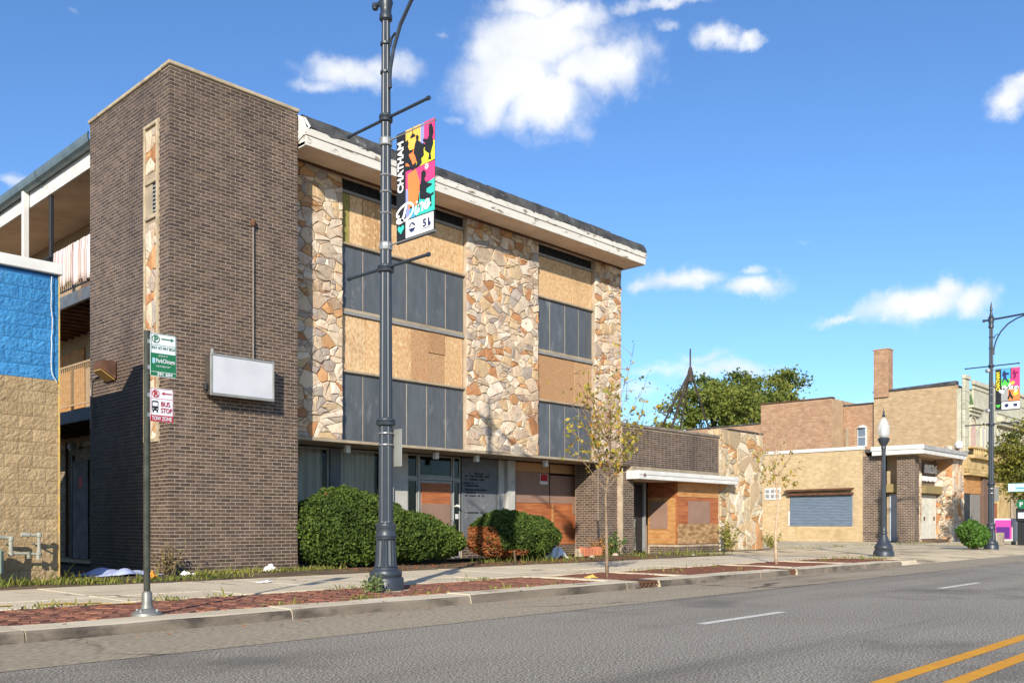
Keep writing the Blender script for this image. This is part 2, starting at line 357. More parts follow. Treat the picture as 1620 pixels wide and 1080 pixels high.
# ------------------------------------------------------------------ palette of surfaces
M_brick = mat('dark brown brick', None, C('#3d332f'), scale=9, rough=.62, spec=.32, bump=.25, bscale=70, tint=True, rnd=.17,
              palette=[C('#56473f'), C('#5e4e45'), C('#4f4239'), C('#635247'), C('#4a3e38'), C('#5b4c43')], wear=[(C('#2c2523'), .55, .52, .75, (1,1,.25)), (C('#8d7d70'), 1.3, .62, .8, (1,1,.5))])
M_mortar = mat('tan mortar', C('#b7a48d'), C('#9f8d77'), wear=[(C('#6d5f54'), .55, .52, .75, (1,1,.25))], scale=4, rough=.95, bump=.3, bscale=120, stain=C('#8f7d6a'), slo_=.62, shi=.85)
M_stone = mat('fieldstone', None, C('#a4572e'), plo=.57, scale=5, rough=.9, bump=.75, bscale=26, spec=.15, tint=True, rnd=.13,
              palette=[C('#c6b299'), C('#d0bfa8'), C('#b6a38c'), C('#c1ab90'), C('#ab9c8b'), C('#c5ac88'), C('#b88d63'), C('#d3c4b0'), C('#c9b59b'), C('#ad7c56'), C('#a4988c'), C('#c2a680'), C('#cebda6'), C('#baa48b')], wear=[(C('#8a5a3a'), .9, .56, .74, (1,1,1)), (C('#6d6056'), .6, .58, .8, (1,1,.3))], stain=C('#85766a'), sscale=6, slo_=.56, shi=.74)
M_stone2 = mat('flagstone', None, C('#9c7c55'), plo=.55, scale=5, rough=.9, bump=.6, bscale=24, spec=.15, tint=True, rnd=.12,
              palette=[C('#bba88b'), C('#c5b59b'), C('#ad987a'), C('#bda37d'), C('#cbbda6'), C('#a3967f'), C('#b0845a'), C('#c0ad8e')], stain=C('#968a78'), sscale=5, slo_=.56, shi=.74)
M_stonemortar = mat('stone mortar', C('#b5a48e'), C('#9d8b77'), rough=.95, bump=.3)
M_osb = mat('strand board', None, C('#a06c3c'), scale=24, rough=.85, bump=.12, bscale=60, stretch=(1,1,.55), rnd=.1, detail=3,
            palette=[C('#c7a67c'), C('#bf9d75'), C('#cdae86'), C('#b8946b')], wear=[(C('#7d5f42'), 1.1, .58, .8, (1,1,.4))], stain=C('#d6bd93'), sscale=17, slo_=.57, shi=.63)
M_osb2 = mat('brown strand board', None, C('#8d6138'), scale=26, rough=.85, bump=.12, bscale=60, rnd=.1, detail=3,
            palette=[C('#b08a66'), C('#b7926c'), C('#a7825f')], stain=C('#c8a884'), sscale=19, slo_=.60, shi=.70)
M_slate = mat('blue-grey slate panel', C('#4d5155'), C('#575b5f'), wear=[(C('#9a9da0'), 2.2, .58, .88, (1.6,1,.7)), (C('#2c2f33'), .8, .55, .8, (1,1,.4))], scale=3, rough=.5, spec=.4, bump=.08, bscale=40, stain=C('#79818a'), sscale=5.5, slo_=.63, shi=.86, stretch=(2.2,1,.6), rnd=.06, detail=9)
M_conc = mat('weathered concrete', C('#a59680'), C('#8d806c'), scale=2.5, rough=.95, bump=.25, bscale=60, stain=C('#6b6155'), sscale=1.2, slo_=.58, shi=.78)
M_coping = mat('limestone coping', C('#b3a389'), C('#998a72'), scale=5, rough=.9, bump=.2, stain=C('#6d6253'), slo_=.6, shi=.75)
M_peel = mat('peeling white paint', C('#d3cec4'), C('#c8c2b6'), scale=2, rough=.75, bump=.15, bscale=30, stain=C('#857868'), sscale=4.2, slo_=.57, shi=.62, stretch=(.55,1,1.6))
M_white = mat('white painted metal', C('#d0cec9'), C('#c2c0ba'), scale=2, rough=.6, stain=C('#a9a297'), sscale=3, slo_=.62, shi=.8)
M_soffit = mat('tan soffit board', C('#dcc7b2'), C('#cbb39d'), scale=1.5, rough=.9, stain=C('#8a7260'), sscale=2.4, slo_=.62, shi=.72)
M_tar = mat('black roofing membrane', C('#343435'), C('#525250'), scale=2.4, rough=.8, bump=.4, bscale=9, stain=C('#8f8d88'), sscale=3.1, slo_=.60, shi=.72)
M_gutter = mat('galvanised gutter', C('#7c8a8c'), C('#69787c'), scale=3, rough=.5, metal=.5, stain=C('#8f8a80'), slo_=.6, shi=.8)
M_dark = plain('black painted steel', C('#2a2b2d'), .5)
M_alum = mat('grey aluminium frame', C('#9a9a96'), C('#85857f'), rough=.45, metal=.3)
M_curtain = mat('faded curtain', C('#bdb9b2'), C('#a29d95'), scale=2, rough=.95, stretch=(5,1,.3))
M_glass = glass('window glass', (.93,.93,.91), .0, 1.25)
M_glassd = glass('dusty glass', (.6,.62,.62), .0, 1.35)
M_paintg = mat('grey painted panel', C('#b4b1aa'), C('#a3a099'), rough=.75, stain=C('#7d7972'), slo_=.62, shi=.8)
M_board = mat('grey painted board', C('#5d6063'), C('#6c6f72'), scale=3, rough=.75, stain=C('#8b8d8e'), sscale=4, slo_=.6, shi=.75)
M_letters = plain('faded black lettering', C('#26282b'), .8)
M_ply = mat('orange stained plywood', C('#a9683f'), C('#84492a'), scale=3.5, rough=.6, spec=.35, stretch=(.5,1,5), bump=.06, rnd=.1, detail=8)
M_ply2 = mat('honey plywood', C('#b98b58'), C('#9f6e3f'), scale=3.5, rough=.65, stretch=(.6,1,4), detail=8)
M_brownp = mat('brown primer paint', C('#8f7262'), C('#856a5b'), scale=2, rough=.85)
M_brownd = mat('dark brown primer paint', C('#6f584b'), C('#655045'), scale=2, rough=.85)
M_lightbox = mat('white sign face', C('#bfc1c4'), C('#b4b6ba'), scale=2, rough=.35, stain=C('#b9bac0'), sscale=.8, slo_=.5, shi=.8, spec=.4)
M_tanbrick = mat('tan brick', C('#a8937a'), C('#927d65'), scale=9, rough=.9, bump=.3, bscale=40, stretch=(1,1,3))
M_interior = plain('dim interior', C('#5b5650'), .9)
M_grey = plain('grey paint', C('#8a8a88'), .6)
M_red = plain('red print', C('#b2242b'), .6)
M_rust = mat('rusty steel', C('#6b4a35'), C('#4b352a'), rough=.8)
M_copper = plain('weathered conduit', C('#8d8378'), .5, .3)

# ------------------------------------------------------------------ ground, road, kerb, pavements
GX0, GX1 = -45, 150
M_ground = mat('bare earth', C('#6d5c48'), C('#574835'), scale=1.5, rough=1, bump=.4, bscale=25, stain=C('#7d7a50'), sscale=2, slo_=.55, shi=.7)
M_asph = mat('worn asphalt', C('#928a7d'), C('#847c70'), scale=.35, rough=.92, bump=.5, bscale=110, spec=.1, speck=(C('#c6bdad'), C('#4f493f')), ssz=60, wear=[(C('#5d564e'), .5, .50, .72, (.12,1.6,1)), (C('#a39a8b'), .35, .56, .8, (.3,1,1))], stain=C('#6b655d'), sscale=.45, slo_=.56, shi=.75)
M_gut = mat('old pale asphalt', C('#a2957f'), C('#90846f'), wear=[(C('#6f5f4e'), .6, .52, .75, (.3,1.5,1))], cracks=(C('#57493c'), .22, .012), scale=.6, rough=.95, bump=.3, bscale=90, speck=(C('#b3a68e'), C('#7c705c')), ssz=60, stain=C('#75604e'), sscale=.7, slo_=.55, shi=.75, stretch=(.25,1,1))
M_walk = mat('pale sidewalk concrete', C('#d6c6a8'), C('#c6b597'), wear=[(C('#8c7f6b'), .7, .54, .75, (.5,1,1))], cracks=(C('#6e6252'), .25, .007), scale=.9, rough=.95, bump=.25, bscale=80, speck=(C('#d8cbb4'), C('#a4977f')), ssz=60, stain=C('#a3957e'), sscale=.8, slo_=.56, shi=.75, rnd=.05)
M_kerb = mat('kerb concrete', C('#d2c4a9'), C('#bfb096'), scale=1.2, rough=.95, bump=.35, bscale=60, stain=C('#5f564b'), sscale=2.2, slo_=.57, shi=.72, rnd=.05)
M_kerbface = mat('dirty kerb face', C('#83786a'), C('#655c51'), scale=2, rough=.95, bump=.4, bscale=50, stain=C('#3d3731'), sscale=2.5, slo_=.48, shi=.66, stretch=(.5,1,1))
M_paver = mat('red paving brick', None, C('#6b4335'), scale=10, rough=.9, bump=.3, bscale=60, tint=True, rnd=.16,
              palette=[C('#925f4b'), C('#835545'), C('#9c684f'), C('#7c5647'), C('#8b604c'), C('#775145')], stain=C('#857457'), sscale=1.6, slo_=.58, shi=.72)
M_joint = mat('sandy joint', C('#6b5440'), C('#5a4837'), rough=1)
M_mulch = mat('red mulch', C('#8a5742'), C('#714636'), scale=14, rough=1, bump=1, bscale=45, speck=(C('#a56a4d'), C('#573629')), ssz=38)
M_lot = mat('cracked lot concrete', C('#d0bd9b'), C('#bfac8b'), wear=[(C('#857962'), .6, .52, .72, (.4,1,1))], cracks=(C('#5e5444'), .3, .014), scale=.8, rough=.95, bump=.3, bscale=50, stain=C('#726857'), sscale=.8, slo_=.55, shi=.7)
M_wpaint = mat('worn white road paint', C('#d8d2c6'), C('#c9c2b5'), scale=6, rough=.8, stain=C('#8f8983'), sscale=14, slo_=.60, shi=.72)
M_ypaint = mat('yellow road paint', C('#d99a2c'), C('#cf8f28'), scale=6, rough=.8, stain=C('#957347'), sscale=14, slo_=.60, shi=.74)
M_yspray = mat('yellow spray paint', C('#e0b02c'), C('#d2a22a'), rough=.8, stain=C('#b4a68f'), sscale=9, slo_=.52, shi=.6)

def sheet(x0, x1, y0, y1, z, nx=1, ny=1, zf=None):
    mb = MB(); n = nx+1
    vs = [(x0+(x1-x0)*i/nx, y0+(y1-y0)*j/ny, z if zf is None else zf(x0+(x1-x0)*i/nx, y0+(y1-y0)*j/ny)) for j in range(ny+1) for i in range(n)]
    return mb.add(vs, [(j*n+i, j*n+i+1, (j+1)*n+i+1, (j+1)*n+i) for j in range(ny) for i in range(nx)])
struct('ground', sheet(-900, 1500, -900, 1500, -.19), M_ground)
struct('road', sheet(-60, 420, -9, 6.96, -.115), M_asph)
struct('gutter_strip', sheet(-60, 420, 6.93, 8.6, -.111), M_gut)
# road paint
def mark(name, x0, x1, y0, y1, m, z=-.111): return struct(name, sheet(x0, x1, y0, y1, z, 8, 1), m)
for x0, x1 in ((8.13, 9.9), (15.2, 17.2), (22.3, 24.2), (29.4, 31.3), (36.5, 38.4), (43.6, 45.5)): mark('lane_dash', x0, x1, 4.98, 5.09, M_wpaint)
mark('centre_line', -20, 200, 2.26, 2.38, M_ypaint); mark('centre_line', -20, 200, 1.92, 2.04, M_ypaint)
# kerb, in cast lengths, broken by the driveway
kerb = struct('kerb', MB().box(GX0, 24.3, 8.62, 8.9, -.18, -.02), M_kerb)
def kerb_run(x0, x1, parent):
    x = x0
    while x < x1-.05:
        e = min(x+random.uniform(2.6,3.4), x1); dz = random.uniform(-.006,.006); mb = MB()
        prof = [(8.46,-.14),(8.475,-.03),(8.50,-.006),(8.54,0),(8.93,.002),(8.93,-.1)]
        xs = np.linspace(x+.007, e-.007, 7); vs = []
        for xx in xs: vs += [(xx, y+random.uniform(-.005,.005), z+dz+random.uniform(-.004,.004)) for y, z in prof]
        n = len(prof); fs = [(i*n+k, i*n+k+1, (i+1)*n+k+1, (i+1)*n+k) for i in range(6) for k in range(n-1)]+[tuple(range(n)), tuple(range(6*n, 7*n))]
        mb.add(vs, fs); o = obj('kerb_stone', mb, M_kerb, parent)
        # grime on the street face
        o.data.materials.append(M_kerbface)
        for p in o.data.polygons:
            if p.normal.y < -.5: p.material_index = 1
        x = e
kerb_run(GX0+36, 11.86, kerb); kerb_run(12.42, 17.0, kerb); kerb_run(17.3, 22.9, kerb)
mb = MB().add([(22.91,8.46,-.17),(24.35,8.46,-.17),(22.91,8.5,0),(24.35,8.5,-.105),(22.91,8.93,.0),(24.35,8.93,-.095),(22.91,8.93,-.17),(24.35,8.93,-.17)],
              [(0,1,3,2),(2,3,5,4),(4,5,7,6),(0,2,4,6),(1,3,5,7)]); obj('kerb_stone', mb, M_kerb, kerb)
kerb2 = struct('kerb', MB().box(39.5, GX1, 8.62, 8.9, -.18, -.02), M_kerb); kerb_run(39.5, 75, kerb2)
# storm drain set into the kerb
def drain(x0, x1, label):
    t = thing('storm_drain', label, 'drain', ((x0+x1)/2, 8.6, -.15))
    obj('drain_box', MB().box(x0, x1, 8.60, 8.9, -.17, -.10), M_dark, t)
    obj('drain_lintel', MB().bbox(x0, x1, 8.50, 8.93, -.045, .004, .01), M_rust, t)
    for i in range(5):
        x = x0+.04+(x1-x0-.08)*i/4
        obj('grate_bar', MB().tube([(x-.05,8.5,-.15),(x+.05,8.5,-.045)], .011, 5), M_rust, t); obj('grate_bar', MB().tube([(x+.05,8.515,-.15),(x-.05,8.515,-.045)], .011, 5), M_rust, t)
drain(11.87, 12.41, 'rusty kerb inlet with lattice grate below the nearer sapling')
drain(17.01, 17.29, 'small broken kerb inlet below the farther sapling')

# red brick parkway strip in herringbone: nearest bricks singly, the rest joined
PZ = -.004
strip = struct('brick_paving', MB().box(GX0+36, 11.7, 8.93, 10.72, -.10, -.016), M_joint)
L_, B_ = .2, .1
pav = []
ca, sa = math.cos(R(45)), math.sin(R(45))
for i in range(-140, 150):
    for j in range(-150, 70):
        k = (i-j) % 4
        # herringbone on a unit grid: two-cell bricks
        if k == 0: c = (i+1, j+.5, 0)
        elif k == 3: c = (i+.5, j+1, 1)
        else: continue
        gx, gy = c[0]*B_, c[1]*B_; x = gx*ca-gy*sa+2.; y = gx*sa+gy*ca+9.8
        if GX0+36.2 < x < 11.62 and 9.02 < y < 10.64 and (x-8)**2+(y-10.03)**2 > .32**2: pav.append((x, y, c[2]))
pm = mesh_of('paving_brick', MB().bbox(-L_/2+.005, L_/2-.005, -B_/2+.005, B_/2-.005, -.03, .0, .005), M_paver)
def vis(x, y):
    r = .689*x-.7246*y; w = .7246*x+.689*y; return w > .5 and abs(r/w) < .57
pav.sort(key=lambda p: (not vis(p[0], p[1]), p[0]**2+p[1]**2))
pav = [p for p in pav if p[0] > -2]
rest = MB(); bx = [v.co.copy() for v in pm.vertices]; bf = [tuple(p.vertices) for p in pm.polygons]
for n, (x, y, d) in enumerate(pav):
    a = R(45)+(R(90) if d else 0)+random.uniform(-.03,.03); z = PZ+random.uniform(-.007,.003)
    if n < 300: inst('paving_brick', pm, (x, y, z), strip, (random.uniform(-.02,.02), random.uniform(-.02,.02), a))
    else:
        rest.cur = random.random(); cc, ss = math.cos(a), math.sin(a)
        rest.add([(x+v.x*cc-v.y*ss, y+v.x*ss+v.y*cc, z+v.z) for v in bx], bf)
obj('paving_bricks', rest, M_paver, strip, kind='stuff')
# planting beds and concrete bands farther along
bed = struct('planting_bed', sheet(11.72, 24.2, 8.93, 10.72, -.01, 60, 8, lambda x, y: -.012+.012*math.sin(x*5.1+y*3)*math.sin(x*2.3-y*4)), M_mulch)
bands = struct('kerb_band', MB().box(11.7, 24.2, 10.70, 10.86, -.1, .003), M_walk)
for x in (11.72, 13.75, 18.0, 20.8, 23.9): obj('cross_band', MB().bbox(x, x+.24, 8.94, 10.69, -.08, .004, .006), M_walk, bands)
# sidewalk slabs
walk = struct('sidewalk', MB().box(GX0+36, 24.2, 10.87, 13.75, -.12, -.018), M_joint)
x = GX0+36
while x < 24.2:
    e = min(x+1.52, 24.2)
    for y0, y1 in ((10.73 if e < 11.9 else 10.87, 11.62), (11.63, 13.75)):
        dz = random.uniform(-.006,.004); mb = MB().bbox(x+.005, e-.005, y0+.004, y1-.004, -.05, .0+dz, .006); obj('paving_slab', mb, M_walk, walk)
    x = e
# driveway apron and forecourt beyond the low shopfront
lot = struct('forecourt', sheet(24.25, 140, 10.4, 15.4, .0), M_lot)
def apz(x, y): return -.112+.112*max(0, min(1, (y-8.47)/1.3))**.8
struct('driveway_apron', sheet(24.3, 39.5, 8.46, 10.42, 0, 30, 8, apz), M_lot)
struct('sidewalk', sheet(39.5, 140, 8.93, 10.45, -.003), M_lot)
struct('parking_lot', sheet(30.3, 46.6, 15.38, 60, -.006, 1, 1), M_lot)
for i in range(9):                                              # slab joints and cracks in the forecourt
    pass
# yellow utility spray marks
mb = MB()
for x0, x1, y0, y1 in ((3.05,3.5,11.1,11.2),(3.75,4.1,10.95,11.05),(3.95,4.35,10.78,10.86)): mb.add([(x0,y0,.005),(x1,y0-.05,.005),(x1+.05,y1-.04,.005),(x0+.04,y1,.005)], [(0,1,2,3)])
struct('utility_mark', mb, M_yspray)
mb = MB().add([(4.1,10.62,.002),(4.6,10.42,.002),(4.66,10.5,.002),(4.15,10.7,.002)], [(0,1,2,3)]); struct('utility_mark', mb, M_yspray)

# ------------------------------------------------------------------ brickwork
def brickwork(parent, fn, w, h, key, nsingle, m, L=.2032, H=.0677, j=.0115, proud=.003, skip=None, stack=False, hole=None):
    """running bond over a w by h wall; fn(u, v, d): d is the distance out of the mortar face"""
    items = []; n = int(h/H)
    for r in range(n):
        v = r*H; off = 0 if stack or r % 2 == 0 else -L/2; k = 0
        while True:
            a, b = max(0, off+k*L), min(w, off+(k+1)*L); k += 1
            if a >= w-.01: break
            if b-a < .03: continue
            if skip and skip(a, b, v, v+H): continue
            if hole and v+H > hole[2] and v < hole[3] and b > hole[0] and a < hole[1]:
                if hole[0]-a > .03: items.append((a, hole[0], v, v+H))
                if b-hole[1] > .03: items.append((hole[1], b, v, v+H))
                continue
            items.append((a, b, v, v+H))
    full = [q for q in items if q[1]-q[0] > L*.98]
    full.sort(key=key); chosen = set(full[:nsingle])
    q0 = (0, L, 0, H)
    if nsingle:
        mb = MB(); mb.prism([(j/2,j/2),(L-j/2,j/2),(L-j/2,H-j/2),(j/2,H-j/2)], lambda u, v, d: tuple(np.array(fn(u, v, d))-np.array(fn(0,0,0))), -.02, proud)
        me = mesh_of('brick', mb, m)
        for a, b, v, v1 in chosen: inst('brick', me, np.array(fn(a, v, random.uniform(-.0006,.0008))), parent)
    rest = MB()
    for q in items:
        if q in chosen: continue
        a, b, v, v1 = q; rest.cur = random.random(); d = proud+random.uniform(-.0008,.001)
        rest.prism([(a+j/2,v+j/2),(b-j/2,v+j/2),(b-j/2,v1-j/2),(a+j/2,v1-j/2)], fn, -.004, d)
    if rest.v: obj('brick_courses', rest, m, parent, kind='stuff')
# ------------------------------------------------------------------ three-storey building
TX, TY, TX1, TY1, TZ = 7.68, 15.9, 10.40, 19.5, 9.28
SY = 16.5                                                       # face of the stone piers
bld = thing('commercial_building', 'boarded-up three-storey building with dark brick tower and stone piers', 'building', (15, 19, 0))
tower = obj('tower_wall', MB().box(TX+.009, TX1-.009, TY+.009, TY1, -.15, TZ), M_mortar, bld)
fnF = lambda u, v, d: (TX+u, TY+.009-d, -.02+v)
fnS = lambda u, v, d: (TX+.009-d, TY+.012+u, -.02+v)
brickwork(tower, fnF, TX1-TX, TZ+.02, lambda q: (q[0]-.0)**2*1.0+(q[2]-1.2)**2*.9, 300, M_brick)
SKIP = (16.325-TY, 16.905-TY, 2.46, 8.44)
brickwork(tower, fnS, TY1-TY-.012, TZ+.02, None or (lambda q: 0), 0, M_brick, hole=SKIP)
cp = obj('coping', MB().bbox(TX-.03, TX1+.02, TY-.035, TY+.32, TZ+.001, TZ+.075, .012), M_coping, bld)
obj('coping_joint', MB().box(TX+.28, TX+.31, TY+.325, TY+.335, TZ+.002, TZ+.07), M_mortar, cp)
obj('coping', MB().bbox(TX-.03, TX+.30, TY+.33, TY1+.02, TZ-.01, TZ+.065, .012), M_coping, bld)
obj('coping', MB().bbox(TX1-.28, TX1+.02, TY+.33, TY1+.02, TZ+.001, TZ+.065, .012), M_coping, bld)
# narrow strip of fieldstone let into the tower's side
y0, y1, z0, z1 = 16.33, 16.91, 2.44, 8.42
st = obj('stone_strip', MB().box(TX+.012, TX+.06, y0, y1, z0, z1), M_stonemortar, bld)
rs = random.Random(3)
fnT = lambda u, v, d: (TX+.012-d, y0+.06+u, z0+.06+v)
for p in rubble(y1-y0-.12, 4.05, .30, rs, .9)+[[(a, b+5.0) for a, b in q] for q in rubble(y1-y0-.12, .8, .3, rs, .9)]: obj('stone', stone_mb(p, fnT, rs, depth=.02), M_stone, st)
for a, b, c, d in ((y0,y0+.06,z0,z1),(y1-.06,y1,z0,z1),(y0+.06,y1-.06,z1-.07,z1),(y0+.06,y1-.06,z0,z0+.06),(y0+.06,y1-.06,6.62,6.70),(y0+.06,y1-.06,7.28,7.36)):
    obj('strip_frame', MB().bbox(TX-.035, TX+.02, a, b, c, d, .008), M_coping, st)
vt = obj('vent', MB().box(TX+.004, TX+.03, y0+.065, y0+.24, 6.71, 7.27), M_dark, st)
for i in range(7): obj('louvre', MB().add([(TX-.012,y0+.065,6.74+i*.075),(TX-.012,y0+.24,6.74+i*.075),(TX+.006,y0+.24,6.79+i*.075),(TX+.006,y0+.065,6.79+i*.075)], [(0,1,2,3)]), M_grey, st)
obj('strip_panel', MB().box(TX-.005, TX+.02, y0+.245, y1-.062, 6.71, 7.27), M_conc, st)

# body of the building behind the facade
obj('wall', MB().box(TX1-.01, 22.08, 16.78, 30, 2.80, 8.60), M_tanbrick, bld)
obj('interior', MB().add([(10.4,19.8,0),(22.1,19.8,0),(22.1,19.8,2.78),(10.4,19.8,2.78),(10.4,17.5,0.0),(22.1,17.5,0.0)], [(0,1,2,3),(4,5,1,0)]), M_interior, bld)
obj('ground_floor_wall', MB().box(10.42, 10.6, 16.2, 19.8, 0, 2.76), M_mortar, bld)
obj('ground_floor_wall', MB().box(22.0, 22.08, 17.6, 30, 0, 2.80), M_tanbrick, bld)
# floor slab edge
obj('slab_edge', MB().bbox(10.42, 22.14, 16.46, 17.5, 2.70, 2.765, .008), M_conc, bld)
obj('slab_soffit', MB().box(10.42, 22.1, 16.75, 19.8, 2.765, 2.80), M_soffit, bld)
# fieldstone piers
rs = random.Random(11); allst = []
piers = []
for n, (x0, x1) in enumerate(((10.42, 11.92), (15.70, 18.38), (20.86, 22.12))):
    z0, z1 = 2.767, 8.58
    p = obj('stone_pier', MB().box(x0, x1, SY, 16.79, z0, z1), M_stonemortar, bld); piers.append(p)
    fn = lambda u, v, d, x0=x0, z0=z0: (x0+u, SY+.001-d, z0+v)
    for c in rubble(x1-x0, z1-z0, .27, rs): allst.append((area(c)/(1+.02*(x0-10)**1.2), c, fn, p, x0))
    if n == 2:                                                  # the side return of the last pier
        fs_ = lambda u, v, d: (22.12+d-.001, SY+.0+u, z0+v)
allst.sort(key=lambda a: -a[0])
left = {}
for n, (_, c, fn, p, x0) in enumerate(allst):
    if n < 300: obj('stone', stone_mb(c, fn, rs), M_stone, p)
    else:
        mb = left.setdefault(p, MB()); mb.cur = rs.random(); stone_mb(c, fn, rs, mb)
for p, mb in left.items(): obj('small_stones', mb, M_stone, p, kind='stuff')
# window bays: strand board and slate panels between rails
def panel(name, x0, x1, z0, z1, m, y=16.60, g=.006, th=.03, parent=None):
    return obj(name, MB().bbox(x0+g, x1-g, y+random.uniform(-.003,.003), y+th, z0+g, z1-g, .003), m, parent or bld)
def bay(x0, x1, sl, o3, o2):
    obj('bay_backing', MB().box(x0, x1, 16.66, 16.785, 2.77, 8.58), M_conc, bld)
    v = obj('vent_band', MB().box(x0, x1, 16.64, 16.658, 8.34, 8.58), M_dark, bld)
    for i in range(4): obj('vent_slat', MB().box(x0+.01, x1-.01, 16.615, 16.638, 8.375+i*.055, 8.39+i*.055), M_dark, v)
    for i in range(int((x1-x0)/.25)): obj('vent_slat', MB().box(x0+.1+i*.25, x0+.115+i*.25, 16.606, 16.62, 8.345, 8.575), M_dark, v)
    obj('window_rail', MB().bbox(x0, x1, 16.56, 16.66, 8.27, 8.335, .008), M_grey, bld)
    for zt, zb, zs, cuts in ((8.265, 7.165, 5.71, o3), (5.565, 4.335, 2.768, o2)):
        for a, b, m, *cut in cuts:
            if cut:
                panel('board_panel', a, b, zb, zb+cut[0], m); panel('board_panel', a, b, zb+cut[0], zt, m, y=16.585)
            else: panel('board_panel', a, b, zb, zt, m)
        obj('sill', MB().bbox(x0-.02, x1+.02, 16.53, 16.66, zb-.055, zb-.002, .008), M_conc, bld)
        for a, b in zip(sl[:-1], sl[1:]): panel('slate_panel', a, b, zs, zb-.058, M_slate, g=.011)
        obj('slate_backing', MB().box(x0+.002, x1-.002, 16.6055, 16.655, zs+.004, zb-.062), M_coping, bld)
        if zs > 3: obj('window_rail', MB().bbox(x0, x1, 16.55, 16.66, zs-.14, zs-.075, .006), M_grey, bld); obj('window_rail', MB().bbox(x0, x1, 16.57, 16.66, zs-.073, zs-.002, .006), M_conc, bld)
M_osbg = mat('greenish strand board', C('#9a8f55'), C('#80773f'), scale=20, rough=.85)
bay(11.93, 15.69, (11.93,12.56,13.2,13.84,14.47,15.08,15.69),
    [(11.93,12.2,M_osbg),(12.2,12.55,M_osb),(12.55,12.93,M_osb),(12.93,13.36,M_osb),(13.36,14.54,M_osb),(14.54,15.69,M_osb)],
    [(11.95,12.64,M_osb),(12.64,13.02,M_osb),(13.02,13.4,M_osb),(13.4,13.99,M_osb),(13.99,14.52,M_osb2),(14.52,15.06,M_osb2,.72),(15.06,15.67,M_osb)])
bay(18.39, 20.85, (18.39,18.98,19.63,20.24,20.85), [(18.39,19.95,M_osb),(19.95,20.85,M_osb)],
    [(18.41,19.25,M_osb2),(19.25,20.05,M_osb2),(20.05,20.83,M_osb2)])
# cornice: soffit, two-step peeling fascia, torn black roofing edge
CX0, CX1, CY = 10.43, 22.23, 15.66
co = obj('soffit', MB().box(CX0, CX1, CY+.02, 16.9, 8.60, 8.66), M_soffit, bld)
obj('soffit_trim', MB().box(CX0, CX1-.12, 16.40, 16.46, 8.56, 8.598), M_rust, bld)
for x0, x1, y0, y1 in ((CX0, CX1, CY, CY+.04), (CX1-.04, CX1, CY+.041, 30), (CX0, CX0+.04, CY+.041, 15.95)):
    f1 = obj('lower_fascia', MB().bbox(x0, x1, y0, y1, 8.575, 8.775, .006), M_peel, bld)
for x0, x1, y0, y1 in ((CX0-.02, CX1+.02, CY-.025, CY+.05), (CX1-.03, CX1+.02, CY+.051, 30), (CX0-.02, CX0+.04, CY+.051, 15.95)):
    obj('upper_fascia', MB().bbox(x0, x1, y0, y1, 8.777, 8.925, .006), M_peel, bld)
x = CX0-.02; rs = random.Random(5)
while x < CX1+.02:
    e = min(x+rs.uniform(.9,1.9), CX1+.03); k = rs.uniform(-.015,.02); mb = MB(); N_ = 10
    lo = [8.905+rs.uniform(-.02,.04) for _ in range(N_+1)]; tz = 9.20+k
    vs = []
    for i in range(N_+1):
        xx = x+(e-x)*i/N_; vs += [(xx, CY-.03+rs.uniform(-.006,.006)-k*.2, lo[i]), (xx, CY+.02+rs.uniform(-.008,.008), 9.06), (xx, CY+.10, tz+rs.uniform(-.006,.006)), (xx, 16.9, tz)]
    mb.add(vs, [(i*4+q, i*4+q+1, (i+1)*4+q+1, (i+1)*4+q) for i in range(N_) for q in range(3)])
    obj('roofing_strip', mb, M_tar, bld); x = e-.012 if e < CX1 else e
obj('roofing_strip', MB().add([(CX1+.03,CY-.03,8.91),(CX1+.03,30,8.91),(CX1-.05,30,9.2),(CX1-.05,CY+.1,9.2)], [(0,1,2,3)]), M_tar, bld)
obj('roof', MB().box(TX1+.01, CX1-.1, CY+.3, 30, 8.70, 9.15), M_tar, bld)
mb = MB().add([(10.405,15.68,8.80),(10.41,15.9,8.72),(10.405,15.9,9.24),(10.425,15.66,9.12),(10.5,15.60,8.95)], [(0,1,2,3),(0,3,4)]); obj('flashing', mb, M_white, bld)

# ---------------- storefront under the overhang
GY = 17.82; k_ = 17.82/17.3
def sx(v): return v*k_
def fbox(name, x0, x1, z0, z1, m, y0=GY-.04, y1=GY+.04, parent=None): return obj(name, MB().bbox(x0, x1, y0, y1, z0, z1, .006), m, parent or bld)
